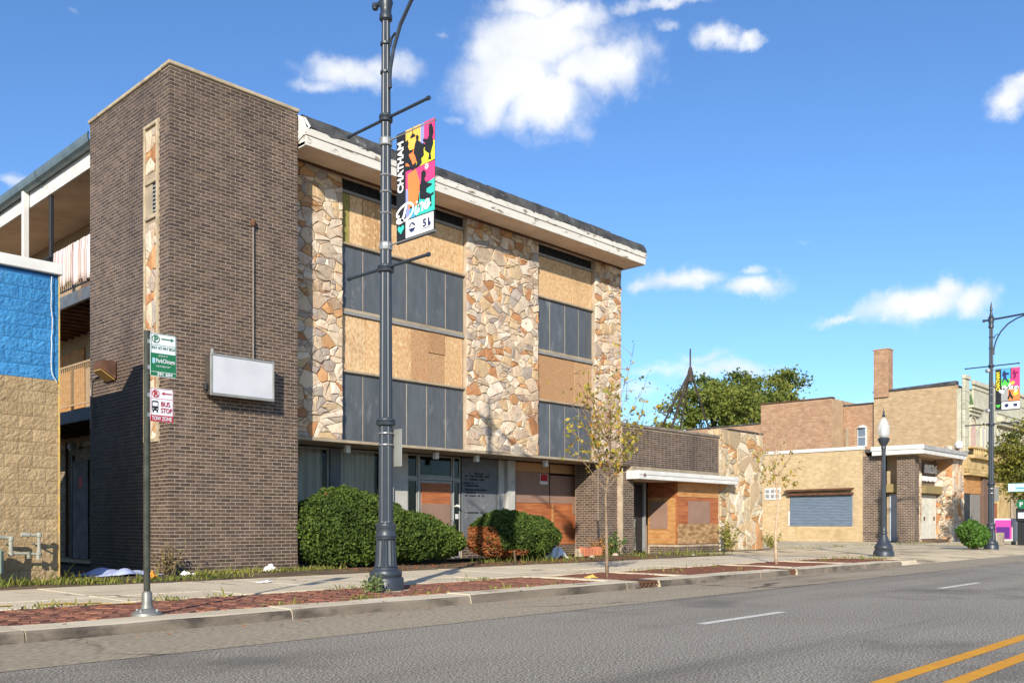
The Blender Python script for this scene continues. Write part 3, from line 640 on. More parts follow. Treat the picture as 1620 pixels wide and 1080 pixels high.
# dwarf wall, curtained windows
dw = fbox('dwarf_wall', 10.6, 14.2, 0, .45, M_mortar, GY-.05, GY+.1)
brickwork(dw, lambda u, v, d: (10.6+u, GY-.05-d, v), 3.6, .45, lambda q: 0, 0, M_brick)
def window(x0, x1, z0, z1, gm, curt=False, fr=.05, mtl=None):
    w = obj('window', MB().box(x0, x1, GY-.03, GY+.03, z0, z0+fr), mtl or M_alum, bld)
    for a, b, c, d in ((x0,x1,z1-fr,z1),(x0,x0+fr,z0+fr,z1-fr),(x1-fr,x1,z0+fr,z1-fr)): obj('window_frame', MB().bbox(a, b, GY-.03, GY+.03, c, d, .005), mtl or M_alum, w)
    obj('pane', MB().box(x0+fr, x1-fr, GY-.004, GY+.004, z0+fr, z1-fr), gm, w)
    if curt:
        n = 70; mb = MB(); vs = []
        for i in range(n):
            t = i/(n-1); xx = x0+fr+(x1-x0-2*fr)*t; yy = GY+.14+.035*math.sin(t*38+math.sin(t*9)*2)+.012*math.sin(t*91)
            vs += [(xx, yy, z0+.04), (xx, yy+.01, (z0+z1)/2), (xx, yy, z1-.03)]
        mb.add(vs, [(i*3+q, (i+1)*3+q, (i+1)*3+q+1, i*3+q+1) for i in range(n-1) for q in range(2)]); obj('curtain', mb, M_curtain, w, smooth=True)
    return w
window(10.62, sx(12.12), .45, 2.70, M_glass, True); window(sx(12.42), sx(13.62), .45, 2.70, M_glass, True)
fbox('column', sx(12.12)+.002, sx(12.42)-.002, 0, 2.7, M_board, GY-.08, GY+.1); fbox('column', sx(13.62)+.002, sx(13.9), 0, 2.7, M_paintg, GY-.16, GY+.1)
fbox('wall_panel', sx(13.9)+.002, sx(14.42), 0, 2.7, M_paintg, GY-.06, GY+.06)
# entrance: side lights, transoms, boarded door
dx0, dx1 = sx(14.86), sx(15.9)
for a, b in ((sx(14.43), dx0-.1), (dx1+.075, sx(16.22))):
    window(a, b, .02, 2.05, M_glassd, fr=.035); window(a, b, 2.10, 2.70, M_glassd, fr=.035)
window(dx0-.055, dx1+.04, 2.14, 2.70, M_glassd, fr=.04)
for x0, x1 in ((dx0-.098, dx0-.058), (dx1+.042, dx1+.073)): fbox('door_frame', x0, x1, 0, 2.7, M_alum, GY-.06, GY+.06)
fbox('door_frame', dx0-.055, dx1+.04, 2.055, 2.135, M_alum, GY-.06, GY+.06)
fbox('transom_bar', sx(14.43), dx0-.1, 2.052, 2.098, M_alum); fbox('transom_bar', dx1+.075, sx(16.22), 2.052, 2.098, M_alum)
dr = fbox('door', dx0-.05, dx1+.035, .01, 2.05, M_alum, GY-.02, GY+.02)
obj('door_board', MB().bbox(dx0+.02, dx1-.04, GY-.045, GY-.021, .62, 1.98, .004), M_ply, dr)
obj('door_board', MB().bbox(dx0+.0, dx1-.06, GY-.058, GY-.046, .70, 1.44, .004), M_brownp, dr)
obj('door_board', MB().bbox(dx0+.02, dx1-.04, GY-.044, GY-.021, .08, .615, .004), M_ply, dr)
obj('door_handle', MB().tube([(dx1-.005,GY-.03,.72),(dx1-.005,GY-.08,.74),(dx1-.005,GY-.08,1.02),(dx1-.005,GY-.03,1.04)], .016, 8), M_alum, dr)
fbox('notice', dx1+.12, dx1+.24, 1.05, 1.18, M_white, GY-.05, GY-.046)
obj('entry_camera', MB().tube([(dx1+.10,GY-.05,1.38),(dx1+.10,GY-.14,1.40),(dx1+.16,GY-.18,1.38)], [.02,.035,.03], 8), M_white, bld)
# painted board with faded lettering
bo = fbox('lettered_board', sx(16.26), sx(17.58), .52, 2.7, M_board, GY-.05, GY-.01)
# only the ghosts of letters survive: short dark strokes in rows
rs = random.Random(9)
for z, x0, x1 in ((2.28,16.75,17.55),(2.21,16.6,17.5),(2.12,16.6,17.35),(2.02,16.55,17.0),(1.95,16.55,17.15),(1.84,16.55,17.45),(1.76,16.55,17.0),(1.68,16.6,17.3),(1.22,16.6,17.25)):
    mb = MB(); x = x0*k_/1.0145; x1 *= k_/1.0145
    while x < x1:
        w_ = rs.uniform(.02,.05)
        if rs.random() > .12: mb.box(x, x+w_, GY-.054, GY-.0505, z-.022, z+.022)
        x += w_+rs.uniform(.006,.014)
    obj('faded_lettering', mb, M_letters, bo, kind='stuff')
pn = fbox('dwarf_wall', sx(16.24), sx(17.6), 0, .5, M_mortar, GY-.05, GY+.1)
brickwork(pn, lambda u, v, d: (sx(16.24)+u, GY-.05-d, v), sx(17.6)-sx(16.24), .5, lambda q: 0, 0, M_brick)
fbox('column', sx(17.6)+.002, sx(17.83), 0, 2.7, M_paintg, GY-.08, GY+.1); fbox('column', sx(17.86), sx(18.15), 0, 2.7, M_paintg, GY-.18, GY+.1)
# plywood over the big shop window
px0, px1 = sx(18.17), sx(21.25)
fbox('window_board', px0, sx(19.82), .44, 1.52, M_ply, GY-.06, GY-.03); fbox('window_board', sx(19.83), px1, .30, 1.52, M_ply, GY-.07, GY-.03)
fbox('window_board', px0, sx(19.70), 1.525, 2.42, M_brownp, GY-.06, GY-.03); fbox('window_board', sx(19.72), px1-.28, 1.525, 2.36, M_brownp, GY-.06, GY-.03)
fbox('window_board', px1-.279, px1, 1.525, 2.36, M_ply, GY-.055, GY-.03)
fbox('window_board', px0, sx(19.4), 2.425, 2.69, M_osb2, GY-.05, GY-.03); fbox('window_board', sx(19.41), px1, 2.425, 2.69, M_osb2, GY-.05, GY-.03)
fbox('board_patch', sx(20.72), sx(21.05), 1.20, 1.53, M_brownp, GY-.085, GY-.072); fbox('board_batten', sx(19.78), sx(19.86), .5, 1.5, M_ply2, GY-.09, GY-.072)
fbox('board_batten', sx(19.705), sx(19.715), 1.53, 2.65, M_dark, GY-.08, GY-.05)
nt_ = obj('notice', MB().bbox(sx(19.28), sx(19.62), GY-.075, GY-.066, 2.08, 2.38, .002), M_white, bld); obj('notice_print', MB().box(sx(19.30), sx(19.60), GY-.08, GY-.0755, 2.17, 2.37), M_red, nt_)
pw = fbox('dwarf_wall', px0, sx(22.0), -.05, .29, M_mortar, GY-.05, GY+.1); brickwork(pw, lambda u, v, d: (px0+u, GY-.05-d, -.05+v), sx(22.0)-px0, .34, lambda q: 0, 0, M_brick)
pw = fbox('brick_wall', px1+.01, 22.05, .291, 2.7, M_mortar, GY-.05, GY+.1); brickwork(pw, lambda u, v, d: (px1+.01+u, GY-.05-d, .291+v), 22.05-px1-.01, 2.4, lambda q: 0, 0, M_brick)
pier = obj('brick_pier', MB().box(21.18, 22.12, 16.62, 17.5, -.1, 2.69), M_mortar, bld)
brickwork(pier, lambda u, v, d: (21.18+u, 16.62-d, -.1+v), .94, 2.78, lambda q: 0, 0, M_brick); brickwork(pier, lambda u, v, d: (21.18-d, 16.63+u, -.1+v), .86, 2.78, lambda q: 0, 0, M_brick)
for x in (12.32, 15.0, 16.4, 19.1): obj('soffit_light', MB().bbox(x-.06, x+.06, 16.80, 16.92, 2.52, 2.698, .01), M_white, bld)
# ---------------- gallery wing behind the tower
WX = 9.35
WK = 1.04
def wz(z): return .92+(z-.92)*WK
obj('wing_wall', MB().box(WX, 10.4, 19.5, 34, -.1, 8.902), M_tanbrick, bld)
bw = obj('wing_wall_face', MB().box(WX-.012, WX-.001, 22.0, 29, 0, 3.0), M_mortar, bld)
brickwork(bw, lambda u, v, d: (WX-.012-d, 23.0+u, v), 5.2, 2.95, lambda q: 0, 0, mat('sooty tan brick', None, C('#5f5344'), scale=8, rough=.9, tint=True, rnd=.15, palette=[C('#7a6a55'), C('#86755e'), C('#6d5e4c')]))
obj('wing_roof', MB().box(7.920, 10.4, 19.51, 34, 8.564, 8.720), M_soffit, bld)
obj('wing_fascia', MB().bbox(7.855, 7.915, 19.51, 34, 8.533, 8.866, .006), M_white, bld)
obj('wing_roof', MB().box(7.916, 10.4, 19.52, 34, 8.730, 8.886), M_tar, bld)
mb = MB(); prof = [(7.850,9.115),(7.850,8.907),(7.800,8.876),(7.720,8.881),(7.660,8.928),(7.640,9.011),(7.645,9.115),(7.670,9.131),(7.670,9.115),(7.665,9.011),(7.685,8.944),(7.730,8.907),(7.790,8.902),(7.835,8.918),(7.835,9.115)]
y = 19.51
while y < 33: 
    e = y+3.05; mb = MB(); n = len(prof); mb.add([(x_, yy, z_) for yy in (y, e-.01) for x_, z_ in prof], [(i, (i+1) % n, (i+1) % n+n, i+n) for i in range(n)]); obj('gutter', mb, M_gutter, bld)
    obj('gutter_joint', MB().add([(7.630,e-.03,9.115),(7.630,e-.03,8.990),(7.660,e-.03,8.907),(7.720,e-.03,8.866),(7.850,e-.03,8.866),(7.630,e+.03,9.115),(7.630,e+.03,8.990),(7.660,e+.03,8.907),(7.720,e+.03,8.866),(7.850,e+.03,8.866)], [(0,1,6,5),(1,2,7,6),(2,3,8,7),(3,4,9,8)]), M_gutter, bld); y = e
obj('downspout', MB().bbox(7.700, 7.840, 23.5, 23.62, .1, 8.907, .01), M_white, bld)
for y in (22.25, 26.2): obj('gallery_post', MB().bbox(7.880, 7.960, y, y+.09, .0, 8.528, .006), M_dark, bld)
# gallery floors with joists and railings
for z, ln in ((3.21, '2'), (5.81, '3')):
    f = obj('gallery_floor', MB().box(7.900, WX-.001, 19.52, 34, z+.10, z+.2), M_conc, bld)
    obj('edge_beam', MB().bbox(7.830, 7.900, 19.52, 34, z-.06, z+.21, .006), mat('grey-blue painted steel', C('#5d646b'), C('#4c5157'), rough=.6, stain=C('#7b6a5a'), slo_=.6, shi=.75), f)
    for i in range(14): obj('joist', MB().box(7.910, WX-.01, 19.7+i*.42, 19.75+i*.42, z-.05, z+.098), M_rust, f)
M_bar = plain('cream painted railing', C('#b69a74'), .6)
def railing(z0, z1, ya, yb, m, pitch):
    r = obj('railing', MB().box(7.845, 7.875, ya, yb, z1-.035, z1), m, bld); obj('bottom_rail', MB().box(7.848, 7.872, ya, yb, z0, z0+.03), m, r)
    y = ya+.05
    while y < yb: obj('baluster', MB().box(7.853, 7.867, y-.007, y+.007, z0+.03, z1-.035), m, r); y += pitch
    for y in np.arange(ya, yb, 2.2): obj('railing_post', MB().box(7.838, 7.882, y-.02, y+.02, z0-.1, z1+.01), m, r)
railing(3.520, 4.435, 19.55, 26, M_bar, .11); railing(6.120, 7.098, 19.55, 28, M_dark, .11)
obj('kick_plate', MB().box(7.835, 7.850, 19.55, 26, 3.432, 3.43), plain('peach trim', C('#c8a887'), .8), bld)
# boarded windows and doors in the gallery wall
obj('window_board', MB().bbox(WX-.05, WX-.013, 24.0, 24.85, 3.9, 5.45, .005), M_ply2, bld)
obj('window_board', MB().bbox(WX-.05, WX-.002, 24.87, 26.6, 3.5, 5.4, .005), M_ply2, bld)
for y0, y1, z0, z1 in ((20.5,21.5,6.047,8.179),(23.2,24.2,6.047,8.179)):
    d = obj('door', MB().bbox(WX-.045, WX-.001, y0, y1, z0, z1, .006), M_brownd, bld); obj('handle', MB().box(WX-.09, WX-.046, y0+.1, y0+.16, z0+.95, z0+1.1), M_alum, d)
d = obj('door', MB().bbox(WX-.06, WX-.025, 23.7, 24.68, .02, 2.55, .008), mat('dusty grey door', C('#6f6663'), C('#58504d'), rough=.8, stain=C('#4e4745'), sscale=3), bld)
obj('door_frame', MB().bbox(WX-.07, WX-.024, 24.682, 24.78, .0, 2.7, .006), M_dark, bld)
n_ = obj('notice', MB().box(WX-.066, WX-.061, 24.05, 24.25, 1.86, 2.12), M_red, d)
obj('rainwater_pipe', MB().tube([(WX-.09,25.0,3.05),(WX-.09,25.0,.05)], .045, 8), M_rust, bld)
for i in range(8): obj('gate_bar', MB().tube([(WX-.25,25.15+i*.13,.02),(WX-.25,25.15+i*.13,1.75)], .012, 5), M_dark, bld)
obj('alley_lamp', MB().lathe([(.05,3.02),(.11,2.96),(.12,2.88),(.06,2.80)], WX-.2, 24.35, 10), M_lightbox, bld)
obj('gutter_board', MB().box(7.852, 7.90, 19.51, 34, 8.60, 9.10), M_white, bld)

tag(obj('alley_paving', MB().box(5.62, 7.66, 14.0, 27, -.05, -.005), mat('dark alley concrete', C('#5c5148'), C('#4a4039'), rough=.9, bump=.3, stain=C('#7d5b45'), slo_=.55, shi=.7)), 'dark stained concrete in the alley beside the tower', 'paving'); bpy.data.objects['alley_paving']['kind'] = 'structure'  # dark brown concrete with lighter noise stains
del bpy.data.objects['alley_paving']['category']
# striped blankets hung over the top railing
M_stripe = bpy.data.materials.new('striped cotton'); M_stripe.use_nodes = True
_n = M_stripe.node_tree.nodes; _l = M_stripe.node_tree.links; _b = _n['Principled BSDF']; _b.inputs['Roughness'].default_value = .95
_t = _n.new('ShaderNodeTexCoord'); _s = _n.new('ShaderNodeSeparateXYZ'); _l.new(_t.outputs['Object'], _s.inputs[0])
_m = _n.new('ShaderNodeMath'); _m.operation = 'MULTIPLY'; _m.inputs[1].default_value = 7.; _l.new(_s.outputs[1], _m.inputs[0])
_f = _n.new('ShaderNodeMath'); _f.operation = 'FRACT'; _l.new(_m.outputs[0], _f.inputs[0])
_r = _n.new('ShaderNodeValToRGB'); _r.color_ramp.interpolation = 'CONSTANT'; _l.new(_f.outputs[0], _r.inputs[0]); _e = _r.color_ramp.elements
_e[0].color = C('#d9cfc6'); _e[1].position = .4; _e[1].color = C('#b58f8f')
for p_, c_ in ((.55,'#5b4d52'),(.68,'#cfc3ba'),(.85,'#c08f7a')): q_ = _e.new(p_); q_.color = C(c_)
_l.new(_r.outputs[0], _b.inputs['Base Color'])
for n, (ya, yb, zl, lb) in enumerate(((19.56,20.12,5.95,'striped blanket over the top railing, the one nearest the tower'), (20.18,20.75,5.98,'middle striped blanket hung over the top railing'), (20.85,21.9,6.05,'striped blanket over the top railing, farthest from the tower'))):
    mb = MB(); vs = []; nu, nv = 22, 8
    for i in range(nu):
        t = i/(nu-1); y = ya+(yb-ya)*t; w = .022*math.sin(t*17+n)+.01*math.sin(t*41)
        vs += [(7.90, y, 6.77+w), (7.885, y, 7.02), (7.86, y, 7.11+.02*math.sin(t*6+n)), (7.82+w*.3, y, 7.085)]+[(7.80+w*(.5+.5*q/4), y, 7.00-(7.00-zl-.2)*q/4+.03*math.sin(t*5+n)*q/4) for q in range(1, 5)]
    mb.add(vs, [(i*nv+q, (i+1)*nv+q, (i+1)*nv+q+1, i*nv+q+1) for i in range(nu-1) for q in range(nv-1)])
    o = tag(obj('blanket', mb, M_stripe, smooth=True), lb, 'blanket', 'blankets on the gallery railing')
    md = o.modifiers.new('thick', 'SOLIDIFY'); md.thickness = .012
# floodlight and conduit on the tower's side
fl = thing('floodlight', 'boxy bronze floodlight with amber lens on the tower side', 'light', (TX-.1, 18.4, 3.95))
mb = MB().add([(TX-.02,18.15,3.80),(TX-.02,18.62,3.80),(TX-.02,18.62,4.15),(TX-.02,18.15,4.15),(TX-.30,18.18,3.98),(TX-.30,18.59,3.98),(TX-.26,18.59,4.15),(TX-.26,18.18,4.15)], [(0,1,2,3),(4,7,6,5),(3,2,6,7),(0,4,5,1),(0,3,7,4),(1,5,6,2)])
obj('housing', mb, M_rust, fl); obj('lens', MB().add([(TX-.04,18.17,3.795),(TX-.04,18.60,3.795),(TX-.30,18.57,3.972),(TX-.30,18.2,3.972),(TX-.04,18.17,3.78),(TX-.04,18.60,3.78),(TX-.30,18.57,3.957),(TX-.30,18.2,3.957)], [(0,1,2,3),(4,7,6,5),(0,4,5,1),(1,5,6,2),(2,6,7,3),(3,7,4,0)]), plain('amber lens', C('#c9a25c'), .3), fl)
obj('conduit', MB().tube([(TX-.03,18.65,3.97),(TX-.03,19.2,3.93),(TX-.03,19.32,3.87),(TX-.03,19.36,3.72),(TX-.03,19.36,2.9)], .018, 6), M_copper, fl)
# blank light-box sign and conduit on the tower front
lb_ = thing('light_box_sign', 'blank white light box sign on the dark brick tower front', 'sign', (9.0, 15.75, 3.3))
obj('cabinet', MB().bbox(8.34, 9.66, 15.63, 15.86, 3.32, 4.07, .012), mat('dark bronze cabinet', C('#5c5650'), C('#47423e'), rough=.5, metal=.3), lb_)
obj('sign_face', MB().bbox(8.37, 9.63, 15.608, 15.632, 3.35, 4.04, .004), M_lightbox, lb_)
for q in ((8.33,9.67,3.30,3.348),(8.33,9.67,4.042,4.08),(8.33,8.368,3.348,4.042),(9.632,9.67,3.348,4.042)): obj('retainer', MB().bbox(q[0], q[1], 15.60, 15.64, q[2], q[3], .004), M_alum, lb_)
for z in (3.5, 3.9): obj('bracket', MB().box(8.5, 9.5, 15.861, 15.9, z-.03, z+.03), M_dark, lb_)
obj('side_lug', MB().bbox(8.27, 8.338, 15.70, 15.78, 3.40, 3.52, .01), M_dark, lb_); obj('top_lug', MB().tube([(8.40,15.68,4.07),(8.40,15.68,4.17)], .03, 8), M_alum, lb_)
obj('conduit', MB().tube([(9.36,15.865,4.07),(9.36,15.865,6.72)], .016, 8), M_copper, lb_)
obj('photocell', MB().lathe([(.02,6.70),(.045,6.73),(.05,6.80),(.03,6.85),(.008,6.87)], 9.36, 15.86, 10), M_rust, lb_)

# ------------------------------------------------------------------ blue and tan block building
M_blue = mat('blue painted block', C('#3679ae'), C('#4085b8'), wear=[(C('#5d8fb5'), 1.5, .6, .8, (1,1,.6)), (C('#1f5584'), .8, .55, .8, (1,1,.4))], scale=4, rough=.85, bump=1., bscale=22, bdist=.035, rnd=.05, stain=C('#2a6a9f'), sscale=6)
M_tanb = mat('tan painted block', C('#a8926f'), C('#988262'), wear=[(C('#76654e'), .9, .54, .78, (1,1,.5))], scale=3, rough=.9, bump=1., bscale=22, bdist=.035, rnd=.06, stain=C('#8d7558'), sscale=5)
bb = thing('block_building', 'split-face block building painted blue above and tan below', 'building', (3.5, 17, 0))
BY = 15.42
obj('wall_core', MB().box(-6, 5.585, BY+.03, 22, -.1, 4.72), mat('block mortar', C('#7a6a55'), C('#6a5c4a'), rough=.95), bb)
obj('parapet', MB().box(-6, 5.58, BY+.03, BY+.38, 4.721, 4.93), M_blue, bb)
def block_mesh(w, h, m, seed):
    rs = random.Random(seed); nx, nz = max(4, round(9*w/.4)), 5; vs = []; mb = MB()
    for j in range(nz+1):
        for i in range(nx+1):
            ed = i in (0, nx) or j in (0, nz); vs.append((w*i/nx+(0 if ed else rs.uniform(-.012,.012)), -(.006 if ed else rs.uniform(.006,.016)), h*j/nz+(0 if ed else rs.uniform(-.008,.008))))
    n = nx+1; fs = [(j*n+i, j*n+i+1, (j+1)*n+i+1, (j+1)*n+i) for j in range(nz) for i in range(nx)]
    b0 = len(vs); vs += [(0,.04,0),(w,.04,0),(w,.04,h),(0,.04,h)]
    fs += [(b0,b0+1)+tuple(range(nx,-1,-1)), tuple([b0+3]+[nz*n+i for i in range(nx+1)]+[b0+2]), tuple([b0]+[j*n for j in range(nz+1)]+[b0+3]), tuple([b0+1,b0+2]+[j*n+nx for j in range(nz,-1,-1)])]
    return mesh_of('block', mb.add(vs, fs), m)
cl = obj('block_facing', MB().box(-6, 3.0, BY, BY+.029, -.05, 4.93), M_tanb, bb)
BW, BH = .4064, .2032
bt = {}
obj('painted_joints', MB().box(3.0, 5.584, BY+.021, BY+.0295, 3.06, 4.93), plain('dark blue paint', C('#1d5080'), .9), bb)
obj('painted_joints', MB().box(3.0, 5.584, BY+.021, BY+.0295, -.05, 3.055), plain('dark tan paint', C('#8a7557'), .9), bb)
for r in range(24):
    z = r*BH-.02; top = min(z+BH, 4.90); off = 0 if r % 2 else BW/2
    x = 5.6
    while x > 3.02:
        w = BW if x < 5.59 or off == 0 else BW/2
        x0 = x-w; m = M_blue if z > 3.05 else M_tanb
        key = (round(w, 3), round(top-z, 3), m.name, random.randrange(16))
        if key not in bt: bt[key] = block_mesh(w-.006, top-z-.006, m, hash(key) % 9999 if False else len(bt))
        inst('block', bt[key], (x0+.003, BY+.022+random.uniform(-.003,.003), z+.003), bb); x = x0
for x0, x1 in ((-6,1.4),(1.41,3.4),(3.41,5.64)): obj('coping', MB().bbox(x0, x1, BY-.05, BY+.42, 4.932, 5.11, .01), M_white, bb)
obj('corner_caulk', MB().box(5.588, 5.602, BY-.012, BY+.02, .05, 4.9), mat('old yellow caulk', C('#c9a84a'), C('#a9926a'), scale=8, rough=.9), bb)
mb = MB(); rs = random.Random(4); z = 3.2                       # dribble of old paint and cable near the corner
mb.tube([(5.47,BY-.03,4.88)]+[(5.47+rs.uniform(-.012,.012),BY-.03,4.8-i*.1) for i in range(16)]+[(5.55,BY-.03,3.2)], .008, 5); obj('cable', mb, M_white, bb)
# gas piping against the block wall
M_pipe = mat('pale grey pipe paint', C('#a3a295'), C('#8b897c'), rough=.6, stain=C('#6b675a'), slo_=.55, shi=.7)
gp = thing('gas_piping', 'grey painted gas pipes with valves on the tan block wall', 'pipe', (5.0, 15.25, .2))
GYp = 15.18
def gx(px, py):                                                # points on the piping's own plane
    r = (px-810)/1436; return ((.689*r+.7246)/(-.7246*r+.689)*GYp, .92-(py-828)/1436*(GYp/(-.7246*r+.689)))
def pipe(name, pts, r=.025): return obj(name, MB().tube([(gx(a, b)[0], GYp, gx(a, b)[1]) for a, b in pts], r, 8), M_pipe, gp)
pipe('riser', [(62,845),(62,876)]); pipe('upper_pipe', [(62,846),(46,846)], .024); pipe('valve', [(47,846),(34,845)], .036); pipe('lower_pipe', [(62,877),(44,875),(20,875)], .022)
pipe('riser', [(17.5,852),(17.5,876)], .03); pipe('regulator', [(46,872),(46,883)], .032); pipe('regulator', [(61,874),(61,884)], .034); pipe('upper_pipe', [(18,851),(8,850),(-8,849)], .03)
for px_, py_ in ((62,846),(62,876),(17.5,852),(17.5,876)): obj('elbow', MB().lathe([(.01,gx(px_,py_)[1]-.045),(.038,gx(px_,py_)[1]-.03),(.042,gx(px_,py_)[1]),(.038,gx(px_,py_)[1]+.03),(.01,gx(px_,py_)[1]+.045)], gx(px_,py_)[0], GYp, 10), M_pipe, gp)
for a in (62, 17.5): obj('wall_stub', MB().tube([(gx(a,860)[0],GYp,gx(a,860)[1]),(gx(a,860)[0],BY,gx(a,860)[1])], .014, 6), M_pipe, gp)
gm_ = thing('gas_meter', 'pale green gas meter at the left end of the gas pipes', 'meter', (4.55, 15.15, .0))
obj('body', MB().bbox(4.33, 4.66, 15.0, 15.22, .12, .55, .05), mat('pale green meter paint', C('#94a08c'), C('#7f8b79'), rough=.6), gm_)
obj('dial', MB().lathe([(.07,.56),(.07,.58),(.03,.6)], 4.5, 15.11, 12), M_pipe, gm_); obj('foot', MB().tube([(4.5,15.11,.0),(4.5,15.11,.125)], .05, 8), M_pipe, gm_)

# ------------------------------------------------------------------ low shopfront
FY = 16.45
lo = thing('low_shopfront', 'one-storey shopfront with white canopy, dark brick parapet and flagstone wall', 'building', (26.5, 17, 0))
obj('wall', MB().box(22.2, 30.6, 17.9, 29, -.1, 3.75), M_tanbrick, lo); obj('roof', MB().box(22.2, 30.6, FY+.3, 29, 3.751, 3.8), M_tar, lo)
pp = obj('parapet', MB().box(22.13, 27.68, FY, FY+.3, 2.68, 3.88), M_mortar, lo)
brickwork(pp, lambda u, v, d: (22.13+u, FY-d, 2.68+v), 5.55, 1.2, lambda q: 0, 0, M_brick, stack=True, proud=.003)
obj('coping', MB().bbox(22.1, 27.68, FY-.06, FY+.34, 3.881, 3.97, .012), mat('dull metal coping', C('#857b6d'), C('#6c6358'), rough=.6), lo)
obj('parapet_behind', MB().box(24.0, 27.5, FY+1.2, FY+1.4, 3.8, 4.14), mat('old orange brick', C('#a3755a'), C('#8a5f47'), scale=14, rough=.9), lo)
obj('lintel', MB().box(22.6, 27.68, FY-.02, FY+.3, 2.50, 2.679), M_conc, lo)
cn = obj('canopy', MB().box(22.38, 28.15, FY-.42, FY+.9, 2.28, 2.33), M_soffit, lo)
for a, b in ((2.27,2.40),(2.402,2.53)): obj('canopy_fascia', MB().bbox(22.35, 28.18, FY-.46-.02*(a > 2.4), FY-.421, a, b, .006), M_white, cn)
obj('canopy_fascia', MB().bbox(22.33, 22.379, FY-.42, FY, 2.27, 2.53, .006), M_white, cn); obj('canopy_fascia', MB().bbox(28.152, 28.2, FY-.42, FY-.04, 2.27, 2.53, .006), M_white, cn)
obj('canopy_top', MB().box(22.38, 28.15, FY-.42, FY-.021, 2.49, 2.52), M_tar, cn)
text('canopy_number', '45', .14, (22.55, FY-.485, 2.35), (1,0,0), (0,0,1), M_rust, cn, bold=.003)
# left brick wall and recessed entry
wl_ = obj('side_wall', MB().box(22.13, 22.72, FY, FY+.3, -.1, 2.49), M_mortar, lo)
brickwork(wl_, lambda u, v, d: (22.13+u, FY-d, -.1+v), .59, 2.58, lambda q: 0, 0, M_brick); obj('expansion_joint', MB().box(22.10, 22.15, FY-.018, FY-.002, -.1, 2.6), M_coping, lo)
obj('entry_ceiling', MB().box(22.4, 28.1, FY+.301, 17.9, 2.34, 2.40), M_soffit, lo)
obj('entry_wall', MB().box(22.721, 23.3, 17.55, 17.62, 0, 2.34), M_brownd, lo)
d = obj('door', MB().bbox(23.32, 24.72, 17.55, 17.6, .02, 2.2, .01), M_dark, lo); obj('torn_poster', MB().add([(24.02,17.545,.05),(24.36,17.545,.05),(24.30,17.545,.7),(24.33,17.545,1.1),(24.15,17.545,1.0),(24.10,17.545,.5)], [(0,1,2,3,4,5)]), mat('torn paper', C('#8d8a7d'), C('#3f3d38'), scale=9, rough=.9), d)
obj('entry_post', MB().bbox(24.74, 24.86, 17.50, 17.6, 0, 2.34, .008), M_grey, lo)
ret = obj('window_return', MB().box(25.10, 25.16, FY+.06, 17.6, .24, 2.34), M_ply2, lo)
obj('board_panel', MB().bbox(25.075, 25.099, FY+.06, 17.58, .26, .72, .004), M_ply2, lo); obj('board_panel', MB().bbox(25.08, 25.099, FY+.06, 17.58, .722, 1.78, .004), M_ply2, lo); obj('board_panel', MB().bbox(25.075, 25.099, FY+.06, 17.58, 1.782, 2.34, .004), M_ply, lo)
obj('painted_patch', MB().box(25.068, 25.0745, FY+.35, 17.5, .75, 1.66), M_brownp, lo)
pb = obj('window_board', MB().bbox(25.10, 27.66, FY-.0, FY+.05, .24, 2.34, .004), M_ply, lo); obj('painted_patch', MB().box(25.75, 27.1, FY-.012, FY-.003, .92, 1.68), M_brownp, pb)
M_plygrain = mat('pale grained plywood', C('#b39268'), C('#7a5a3a'), scale=5, rough=.75, stretch=(1,1,2.5), detail=3)
obj('window_board', MB().bbox(25.12, 27.64, FY-.02, FY-.001, .26, .91, .003), M_plygrain, lo); obj('window_board', MB().bbox(25.12, 27.64, FY-.02, FY-.001, 1.80, 2.33, .003), M_ply2, lo)
dw = obj('dwarf_wall', MB().box(25.10, 27.67, FY-.03, FY+.2, -.1, .235), M_mortar, lo); brickwork(dw, lambda u, v, d: (25.1+u, FY-.03-d, -.1+v), 2.57, .335, lambda q: 0, 0, M_brick); brickwork(dw, lambda u, v, d: (25.1-d, FY-.03+u, -.1+v), 1.1, .335, lambda q: 0, 0, M_brick)
obj('dwarf_wall', MB().box(25.10, 25.2, FY+.201, 17.6, -.1, .235), M_mortar, lo)
# flagstone wall
sw = obj('stone_wall', MB().box(27.69, 30.70, FY-.02, FY+.45, -.1, 4.20), M_stonemortar, lo); rs = random.Random(21)
for c in rubble(3.01, 4.28, .62, rs, .8): obj('stone', stone_mb(c, lambda u, v, d: (27.69+u, FY-.021-d, -.1+v), rs, depth=.035), M_stone2, sw)
for c in rubble(.45, 4.28, .55, rs, .8): obj('stone', stone_mb(c, lambda u, v, d: (27.689-d, FY-.01+u, -.1+v), rs, depth=.02), M_stone2, sw)
obj('stone_cap', MB().bbox(28.2, 30.74, FY-.06, FY+.48, 4.201, 4.26, .01), M_tar, lo)

# tripod mast on its roof
M_trip = mat('dark rusted steel', C('#4a3f38'), C('#38302b'), rough=.8)
tp = thing('roof_tripod', 'rusty steel tripod mast standing on the low roof', 'mast', (28.64, 18.2, 3.8))
ap = Vector((28.64, 18.2, 6.44))
for dx, dy, r_ in ((-1.66,-.1,.055), (1.56,-.1,.038), (-1.25,.8,.04), (.05,.6,.036)): obj('leg', MB().tube([ap+Vector((.03*dx,.03*dy,0)), (28.64+dx, 18.2+dy, 3.79)], r_, 6), M_trip, tp)
obj('mast_top', MB().tube([(28.64,18.2,6.2),(28.64,18.2,7.33)], [.035,.03], 6), M_trip, tp); obj('gusset', MB().lathe([(.16,6.12),(.13,6.3),(.06,6.65)], 28.64, 18.2, 6), M_trip, tp)
for dz in (0, .2): obj('guy_wire', MB().tube([(28.6,18.2,6.85-dz),(26.5+dz,18.5,4.0)], .007, 4), M_grey, tp)
